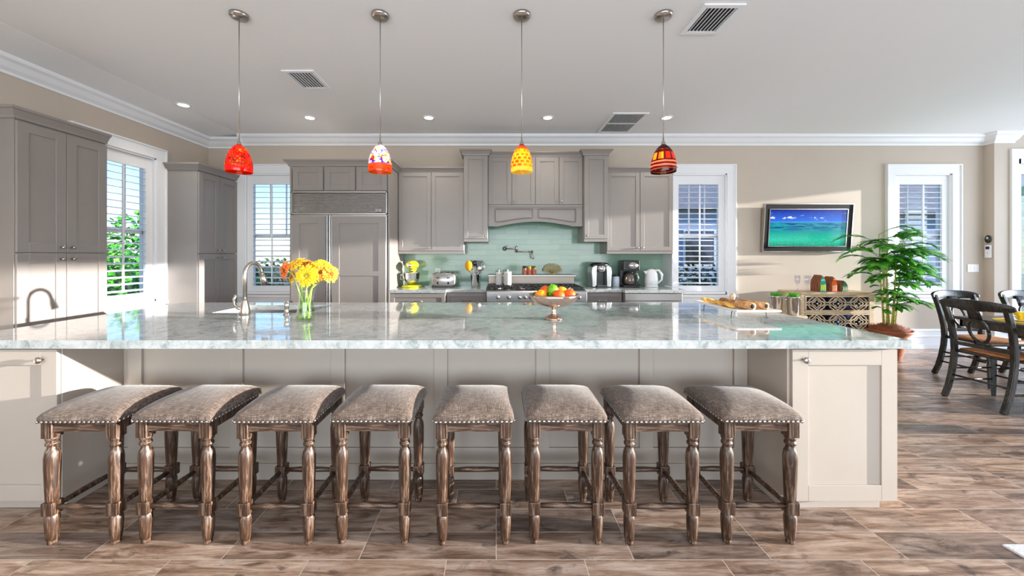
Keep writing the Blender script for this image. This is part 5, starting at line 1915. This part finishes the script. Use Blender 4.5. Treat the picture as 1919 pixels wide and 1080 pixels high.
# steel pails on a plant stand
PZ = 0.655
px_, py_ = 3.40, 4.28
o = thing('side_table', 'small wooden stand carrying the two steel pails', 'side table', (px_, py_, 0))
obj('top', MB().box(px_ - 0.19, px_ + 0.12, py_ - 0.12, py_ + 0.14, PZ - 0.025, PZ), 'pale_wood', o, bevel=0.003)
for sx in (-0.17, 0.10):
    for sy in (-0.10, 0.12):
        obj('leg', MB().box(px_ + sx - 0.014, px_ + sx + 0.014, py_ + sy - 0.014, py_ + sy + 0.014, 0, PZ - 0.025), 'pale_wood', o)
for k, (dx, dy, lab) in enumerate(((-0.10, 0.06, 'shiny steel pail of green herbs, the left one beside the chest'), (0.03, -0.02, 'shiny steel pail of green herbs, the right one beside the chest'))):
    x, y = px_ + dx, py_ + dy
    o = thing('steel_pail', lab, 'pail', (x, y, PZ), 'steel pails with herbs')
    obj('pail', MB().lathe([(0.055, 0.001), (0.056, 0.004), (0.068, 0.20), (0.073, 0.204), (0.073, 0.212), (0.066, 0.212), (0.05, 0.01)], 30, T(x, y, PZ)), 'chrome', o)
    for s in (-1, 1):
        obj('handle', MB().tube([(x + s * 0.07, y - 0.015, PZ + 0.185), (x + s * 0.092, y - 0.015, PZ + 0.18), (x + s * 0.092, y + 0.015, PZ + 0.18), (x + s * 0.07, y + 0.015, PZ + 0.185)], 0.004, 6), 'chrome', o)
    lf = MB()
    for j in range(60):
        a = random.uniform(0, 2 * PI); r = 0.06 * math.sqrt(random.random())
        c = Vector((x + r * math.cos(a), y + r * math.sin(a), PZ + 0.205 + random.uniform(0, 0.045)))
        d = Vector((math.cos(a), math.sin(a), random.uniform(0.2, 1))).normalized() * 0.028
        s_ = d.cross(Vector((0, 0, 1))).normalized() * 0.012
        lf.add([c - d, c + s_, c + d, c - s_], [(0, 1, 2, 3)], True)
    h = obj('herbs', lf, mat('bright_herb_leaf', srgb(96, 190, 50), 0.5, vary=0.4, vscale=30), o)
    h['kind'] = 'stuff'

# ------------------------------------------------------------------ potted bamboo palm
hx, hy = 5.10, 4.78
o = thing('potted_palm', 'tall bushy green bamboo palm in a basket beside the chest', 'potted plant', (hx, hy, 0))
obj('basket', MB().lathe([(0.10, 0.001), (0.115, 0.02), (0.165, 0.30), (0.215, 0.36), (0.222, 0.385), (0.205, 0.385), (0.195, 0.36)], 36, T(hx, hy, 0)), 'basket', o)
ms = MB()
ms.lathe([(0.20, 0.36), (0.19, 0.40), (0.12, 0.43), (0.05, 0.445), (0.001, 0.445)], 30, T(hx, hy, 0))
for j in range(420):
    a = random.uniform(0, 2 * PI); r = 0.21 * math.sqrt(random.random())
    c = Vector((hx + r * math.cos(a), hy + r * math.sin(a), 0.445 - 0.07 * (r / 0.21) ** 2))
    d = Vector((random.uniform(-1, 1), random.uniform(-1, 1), random.uniform(0, 0.8))).normalized() * 0.035
    ms.tube([c - d * 0.3, c + d * 0.5 + Vector((0, 0, 0.006)), c + d], 0.0015, 3)
obj('moss', ms, 'moss', o)['kind'] = 'stuff'
STEMS = []
for k in range(7):
    a = 2 * PI * k / 7 + 0.3
    b = Vector((hx + 0.05 * math.cos(a), hy + 0.05 * math.sin(a), 0.41))
    t_ = Vector((hx + 0.13 * math.cos(a) + random.uniform(-0.03, 0.03), hy + 0.10 * math.sin(a), random.uniform(1.2, 1.62)))
    STEMS.append((b, t_))
    pts = [b.lerp(t_, u) + Vector((0, 0, 0)) for u in (0, 0.25, 0.5, 0.75, 1)]
    st = MB().tube(pts, 0.009, 8, rs=[0.011, 0.010, 0.009, 0.007, 0.004])
    for u in (0.08, 0.2, 0.33, 0.46, 0.6):
        c = b.lerp(t_, u)
        st.lathe([(0.009, -0.004), (0.0125, 0), (0.009, 0.004)], 8, T(*c), cap=False)
    obj('cane', st, 'cane', o)


def frond(b, az, L, rise, droop):
    mb = MB()
    pts = []
    u_ = Vector((math.cos(az), math.sin(az), 0))
    n = 12
    for k in range(n + 1):
        t = k / n
        pts.append(b + u_ * (L * t * (1 - 0.15 * t)) + Vector((0, 0, rise * L * t - droop * L * t * t)))
    mb.tube(pts, 0.003, 5, rs=[0.0035 * (1 - 0.7 * k / n) for k in range(n + 1)])
    for k in range(3, n + 1):
        for sub in (0, 0.5):
            kk = k + sub
            if kk > n: continue
            i0 = int(kk)
            p = pts[i0] if sub == 0 or i0 >= n else pts[i0].lerp(pts[i0 + 1], 0.5)
            tdir = (pts[min(i0 + 1, n)] - pts[i0 - 1]).normalized()
            side = tdir.cross(Vector((0, 0, 1))).normalized()
            upv = side.cross(tdir)
            ll = L * 0.42 * (1 - 0.55 * abs(kk / n - 0.5)) * random.uniform(0.85, 1.1)
            for s in (-1, 1):
                d = (side * s * 0.72 + tdir * 0.75 + upv * random.uniform(-0.05, 0.2)).normalized()
                wv = d.cross(upv).normalized() * (0.0145)
                q = [p, p + d * ll * 0.35 + Vector((0, 0, 0.004)), p + d * ll * 0.7 + Vector((0, 0, -0.008)), p + d * ll + Vector((0, 0, -0.12 * ll - 0.006))]
                v = [q[0] + wv * 0.25, q[0] - wv * 0.25, q[1] + wv, q[1] - wv, q[2] + wv * 0.8, q[2] - wv * 0.8, q[3]]
                mb.add(v, [(0, 1, 3, 2), (2, 3, 5, 4), (4, 5, 6)], True)
    return mb


for k in range(88):
    st = STEMS[k % 7]
    u = 0.12 + 0.88 * random.random() ** 0.8 if k > 6 else 1.0
    b = st[0].lerp(st[1], u)
    az = random.uniform(0, 2 * PI)
    if b.y + 0.45 * math.sin(az) > 5.15: az = -az
    L = random.uniform(0.30, 0.46) * (1.05 if u > 0.6 else 0.9)
    if b.x + L * math.cos(az) < 5.05 and b.z < 1.0: L *= 0.7
    if math.cos(az) < -0.3 and b.z < 0.95: L *= 0.55
    top = u > 0.97
    obj('frond', frond(b, az, L, 0.75 if not top else 0.8, 0.62 if not top else 0.55), 'leaf', o)

# ------------------------------------------------------------------ dining furniture
def make_chair():
    root = thing('dining_chair', 'x', 'dining chair', (0, 0, 0), 'black dining chairs with rush seats')
    # seat
    fs = MB()
    poly = [(-0.195, -0.20), (0.195, -0.20), (0.235, 0.20), (-0.235, 0.20)]
    fs.prism(poly, 0.425, 0.452, 'z')
    obj('seat_frame', fs, 'chair_black', root, bevel=0.008)
    rs_ = MB()
    rings = []
    for s, z in ((0.96, 0.452), (0.97, 0.462), (0.90, 0.470), (0.6, 0.473), (0.2, 0.468)):
        rings.append([(a * s, b * s, z) for a, b in [(-0.19, -0.19), (0, -0.192), (0.19, -0.19), (0.212, 0), (0.23, 0.19), (0, 0.20), (-0.23, 0.19), (-0.212, 0)]])
    rs_.loft(rings)
    obj('rush_seat', rs_, 'rush', root)
    S = [(-0.30, 0.0), (-0.262, 0.10), (-0.232, 0.22), (-0.212, 0.34), (-0.203, 0.45), (-0.208, 0.56), (-0.228, 0.68), (-0.258, 0.80), (-0.29, 0.90)]
    for sx in (-1, 1):
        pts = [(sx * (0.205 + 0.012 * (z > 0.5) * (z - 0.5) / 0.4), y, z) for y, z in S]
        obj('rear_leg', MB().tube(pts, 0.02, 4, flat=(0.017, 0.021), up=(1, 0, 0)), 'chair_black', root, bevel=0.005)
        obj('front_leg', MB().tube([(sx * 0.212, 0.178, 0.426), (sx * 0.212, 0.178, 0.2), (sx * 0.212, 0.18, 0.0)], 0.02, 4, rs=[0.021, 0.019, 0.014]), 'chair_black', root, bevel=0.004)
        for z in (0.16, 0.27):
            obj('stretcher', MB().tube([(sx * 0.207, -0.235 if z < 0.2 else -0.222, z), (sx * 0.212, 0.17, z)], 0.009, 8), 'chair_black', root)
    for z in (0.20, 0.30):
        obj('stretcher', MB().tube([(-0.21, 0.178, z), (0.21, 0.178, z)], 0.009, 8), 'chair_black', root)
    obj('stretcher', MB().tube([(-0.2, -0.232, 0.21), (0.2, -0.232, 0.21)], 0.009, 8), 'chair_black', root)
    # curved crest rail
    v, f = [], []
    n = 20
    for k in range(n + 1):
        u = -1 + 2 * k / n
        x = 0.262 * u
        y = -0.315 + 0.05 * u * u
        zc_ = 0.905 - 0.012 * u * u
        hh = 0.05 * (1 - 0.45 * abs(u) ** 3) + 0.012 * max(0, 1 - (u / 0.4) ** 2)
        zt_ = zc_ + 0.042 * (1 - 0.5 * abs(u) ** 4)
        zb_ = zc_ - hh
        if k in (0, n):
            zt_, zb_ = zc_ + 0.014, zc_ - 0.014
        t2 = 0.012
        v += [(x, y - t2, zb_), (x, y + t2, zb_), (x, y + t2 - 0.012, zt_), (x, y - t2 - 0.012, zt_)]
    for k in range(n):
        for j in range(4):
            f.append((k * 4 + j, k * 4 + (j + 1) % 4, (k + 1) * 4 + (j + 1) % 4, (k + 1) * 4 + j))
    f += [(0, 1, 2, 3), tuple(reversed((n * 4, n * 4 + 1, n * 4 + 2, n * 4 + 3)))]
    cr = MB().add(v, f, True)
    obj('crest_rail', cr, 'chair_black', root, bevel=0.004)
    obj('lower_rail', MB().box(-0.195, 0.195, -0.222, -0.198, 0.50, 0.535), 'chair_black', root, bevel=0.004)
    sp = MB()

    def yb(z):
        return -0.205 - 0.10 * max(0, (z - 0.5) / 0.4) ** 1.2
    pts = []
    for k in range(33):
        a = 2 * PI * k / 32
        z = 0.665 + 0.105 * math.sin(a)
        pts.append((0.068 * math.cos(a), yb(z), z))
    sp.tube(pts, 0.012, 8, flat=(0.008, 0.013), up=(0, 1, 0))
    sp.tube([(0, yb(0.765), 0.765), (0, yb(0.88), 0.88)], 0.03, 8, flat=(0.008, 0.05), up=(0, 1, 0))
    sp.tube([(0, yb(0.52), 0.52), (0, yb(0.565), 0.568)], 0.03, 8, flat=(0.008, 0.055), up=(0, 1, 0))
    obj('splat', sp, 'chair_black', root)
    return root


c0 = make_chair()
for i, (x, y, rz, lab) in enumerate(((4.59, 3.32, -90, 'black dining chair nearest the camera, its oval-splat back toward the kitchen'),
                                     (5.20, 3.90, 180, 'black dining chair with rush seat in front of the shuttered right window'),
                                     (5.99, 3.92, 180, 'black dining chair at the right edge in front of the glass door'))):
    c = c0 if i == 0 else copy_tree(c0)
    c.location = (x, y, 0)
    c.rotation_euler = (0, 0, math.radians(rz))
    c['label'] = lab
TX0, TX1, TY0, TY1 = 4.50, 6.6, 2.62, 3.63
o = thing('dining_table', 'dark wooden dining table at the right edge laid with yellow mats', 'table', ((TX0 + TX1) / 2, (TY0 + TY1) / 2, 0))
obj('tabletop', MB().box(TX0, TX1, TY0, TY1, 0.722, 0.75), 'table_top', o, bevel=0.006)
mb = MB()
a = 0.03
mb.box(TX0 + a, TX0 + a + 0.025, TY0 + a, TY1 - a, 0.655, 0.722).box(TX1 - a - 0.025, TX1 - a, TY0 + a, TY1 - a, 0.655, 0.722)
mb.box(TX0 + a, TX1 - a, TY0 + a, TY0 + a + 0.025, 0.655, 0.722).box(TX0 + a, TX1 - a, TY1 - a - 0.025, TY1 - a, 0.655, 0.722)
obj('apron', mb, 'table_top', o, bevel=0.003)
for x in (5.12, 5.95):
    obj('pedestal', MB().box(x - 0.07, x + 0.07, 3.04, 3.24, 0.09, 0.722).box(x - 0.05, x + 0.05, 2.8, 3.46, 0.64, 0.70), 'table_top', o, bevel=0.008)
    obj('foot', MB().prism([(2.78, 0.0), (3.48, 0.0), (3.48, 0.05), (3.26, 0.10), (3.00, 0.10), (2.78, 0.05)], x - 0.06, x + 0.06, 'x'), 'table_top', o, bevel=0.006)
obj('stretcher_beam', MB().box(5.18, 5.90, 3.11, 3.17, 0.20, 0.27), 'table_top', o, bevel=0.004)
for x, y, lab in ((4.74, 3.32, 'yellow placemat in front of the nearest dining chair'), (5.25, 3.46, 'yellow placemat in front of the chair by the window'), (6.0, 3.46, 'yellow placemat at the far right chair')):
    n = 28
    ring0 = [(x + 0.18 * math.cos(2 * PI * k / n), y + 0.15 * math.sin(2 * PI * k / n)) for k in range(n)]
    single('placemat', MB().prism(ring0, 0.7505, 0.7545, 'z'), 'yellow_cloth', lab, 'placemat', (x, y, 0.7505), 'yellow placemats')
    single('plate', MB().lathe([(0.06, 0.0), (0.065, 0.002), (0.11, 0.014), (0.112, 0.017), (0.062, 0.006), (0.001, 0.005)], 32, T(x, y, 0.755)), 'ceramic', 'white plate on the ' + lab, 'plate', (x, y, 0.755), 'plates on yellow mats')
    nk = MB()
    rings = []
    for z, r in ((0.775, 0.02), (0.79, 0.03), (0.80, 0.018), (0.815, 0.035), (0.84, 0.06), (0.845, 0.055)):
        rings.append([(x + r * (1 + 0.35 * math.sin(6 * 2 * PI * k / 36)) * math.cos(2 * PI * k / 36), y + r * (1 + 0.35 * math.sin(6 * 2 * PI * k / 36)) * math.sin(2 * PI * k / 36), z - 0.01) for k in range(36)])
    rings.insert(0, [(x + 0.02 * math.cos(2 * PI * k / 36), y + 0.02 * math.sin(2 * PI * k / 36), 0.7605) for k in range(36)])
    single('napkin', MB().loft(rings), 'yellow_cloth', 'folded napkin standing on the ' + lab.replace('in front of', 'by'), 'napkin', (x, y, 0.76), 'folded yellow napkins')

single('area_rug', MB().box(2.34, 4.6, -0.6, 1.705, 0.0005, 0.012), 'rug', 'pale grey area rug at the lower right corner', 'rug', (3.4, 0.5, 0.0005), bevel=0.004)

# ------------------------------------------------------------------ outside
struct('ground', MB().box(-40, 40, -30, 45, -0.16, -0.11), 'grass')


def leafy(name, label, boxes, n, size, m, seed):
    random.seed(seed)
    mb = MB()
    for j in range(n):
        cx_, cy_, cz_, rx_, ry_, rz_ = random.choice(boxes)
        a = random.uniform(0, 2 * PI); t = math.acos(random.uniform(-1, 1)); r = random.random() ** 0.3
        c = Vector((cx_ + rx_ * r * math.sin(t) * math.cos(a), cy_ + ry_ * r * math.sin(t) * math.sin(a), max(0, cz_ + rz_ * r * math.cos(t))))
        d = Vector((random.uniform(-1, 1), random.uniform(-1, 1), random.uniform(-0.6, 1))).normalized() * size * random.uniform(0.6, 1.2)
        s_ = d.cross(Vector((random.uniform(-1, 1), random.uniform(-1, 1), 1))).normalized() * size * 0.35
        mb.add([c - d * 0.5, c + s_ * 0.8, c + d * 0.5, c - s_ * 0.8], [(0, 1, 2, 3)])
    o = obj(name, mb, m, None, origin=(boxes[0][0], boxes[0][1], -0.11))
    return tag(o, label, 'shrub')


M['leaf_bright'] = m_wood('garden_leaf', srgb(24, 90, 24), srgb(60, 160, 44), srgb(150, 220, 90), (1.5, 1.5, 1.5), 3, 0.45)
leafy('hedge', 'dark green hedge seen through the shutters left of the refrigerator', [(-6.2 + k, 8.6, 0.45, 0.9, 0.6, 0.85) for k in range(4)], 3400, 0.14, 'hedge', 1)
leafy('hedge', 'dark green hedge seen through the shutters right of the kettle', [(3.6 + k * 0.9, 8.6, 0.42, 0.9, 0.6, 0.75) for k in range(3)], 2500, 0.14, 'hedge', 2)
leafy('hedge', 'low green hedge seen through the shutters behind the palm', [(8.8 + k * 0.9, 8.6, 0.1, 0.9, 0.6, 0.6) for k in range(3)], 2500, 0.14, 'hedge', 3)
leafy('garden_tree', 'leafy green tree seen through the left wall window', [(-9.5, 10.5, 1.7, 1.5, 1.5, 0.9), (-8.6, 9.2, 1.0, 1.1, 1.2, 0.7), (-9.5, 8.2, 0.5, 1.1, 1.2, 0.8)], 3000, 0.2, 'leaf_bright', 4)
leafy('garden_tree', 'bright green garden foliage seen through the glass door', [(9.9, 6.9, 0.9, 1.1, 0.7, 1.3), (10.6, 7.1, 2.0, 1.0, 0.7, 0.7), (11.6, 7.6, 1.0, 1.1, 0.7, 1.2), (9.6, 6.5, 0.3, 0.8, 0.5, 0.7)], 4200, 0.2, 'leaf_bright', 5)
random.seed(11)
o = thing('neighbour_house', 'pale house with a grey roof seen through the back windows', 'house', (2, 17, -0.11))
obj('wall', MB().box(-7, 14, 15, 20, -0.1, 3.2), 'stucco', o)
obj('roof', MB().prism([(14.4, 3.2), (20.6, 3.2), (17.5, 5.0)], -7.5, 14.5, 'x'), 'roof', o)
for k in range(6):
    x = -5.6 + k * 3.3
    wdw = obj('window', MB().box(x, x + 1.3, 14.93, 15.0, 0.9, 2.4), 'trim', o)
    obj('pane', MB().box(x + 0.08, x + 1.22, 14.91, 14.93, 0.98, 2.32), 'mirror', wdw)

o = thing('neighbour_house', 'pale blue house seen through the shuttered window behind the palm', 'house', (19, 17, -0.11))
obj('wall', MB().box(15.2, 26, 15, 20, -0.1, 3.0), 'stucco', o)
obj('roof', MB().prism([(14.3, 3.0), (20.6, 3.0), (17.5, 5.2)], 14.9, 26.5, 'x'), 'roof', o)
for k in range(3):
    x = 15.6 + k * 3.0
    wdw = obj('window', MB().box(x, x + 1.3, 14.93, 15.0, 0.9, 2.4), 'trim', o)
    obj('pane', MB().box(x + 0.08, x + 1.22, 14.91, 14.93, 0.98, 2.32), 'mirror', wdw)
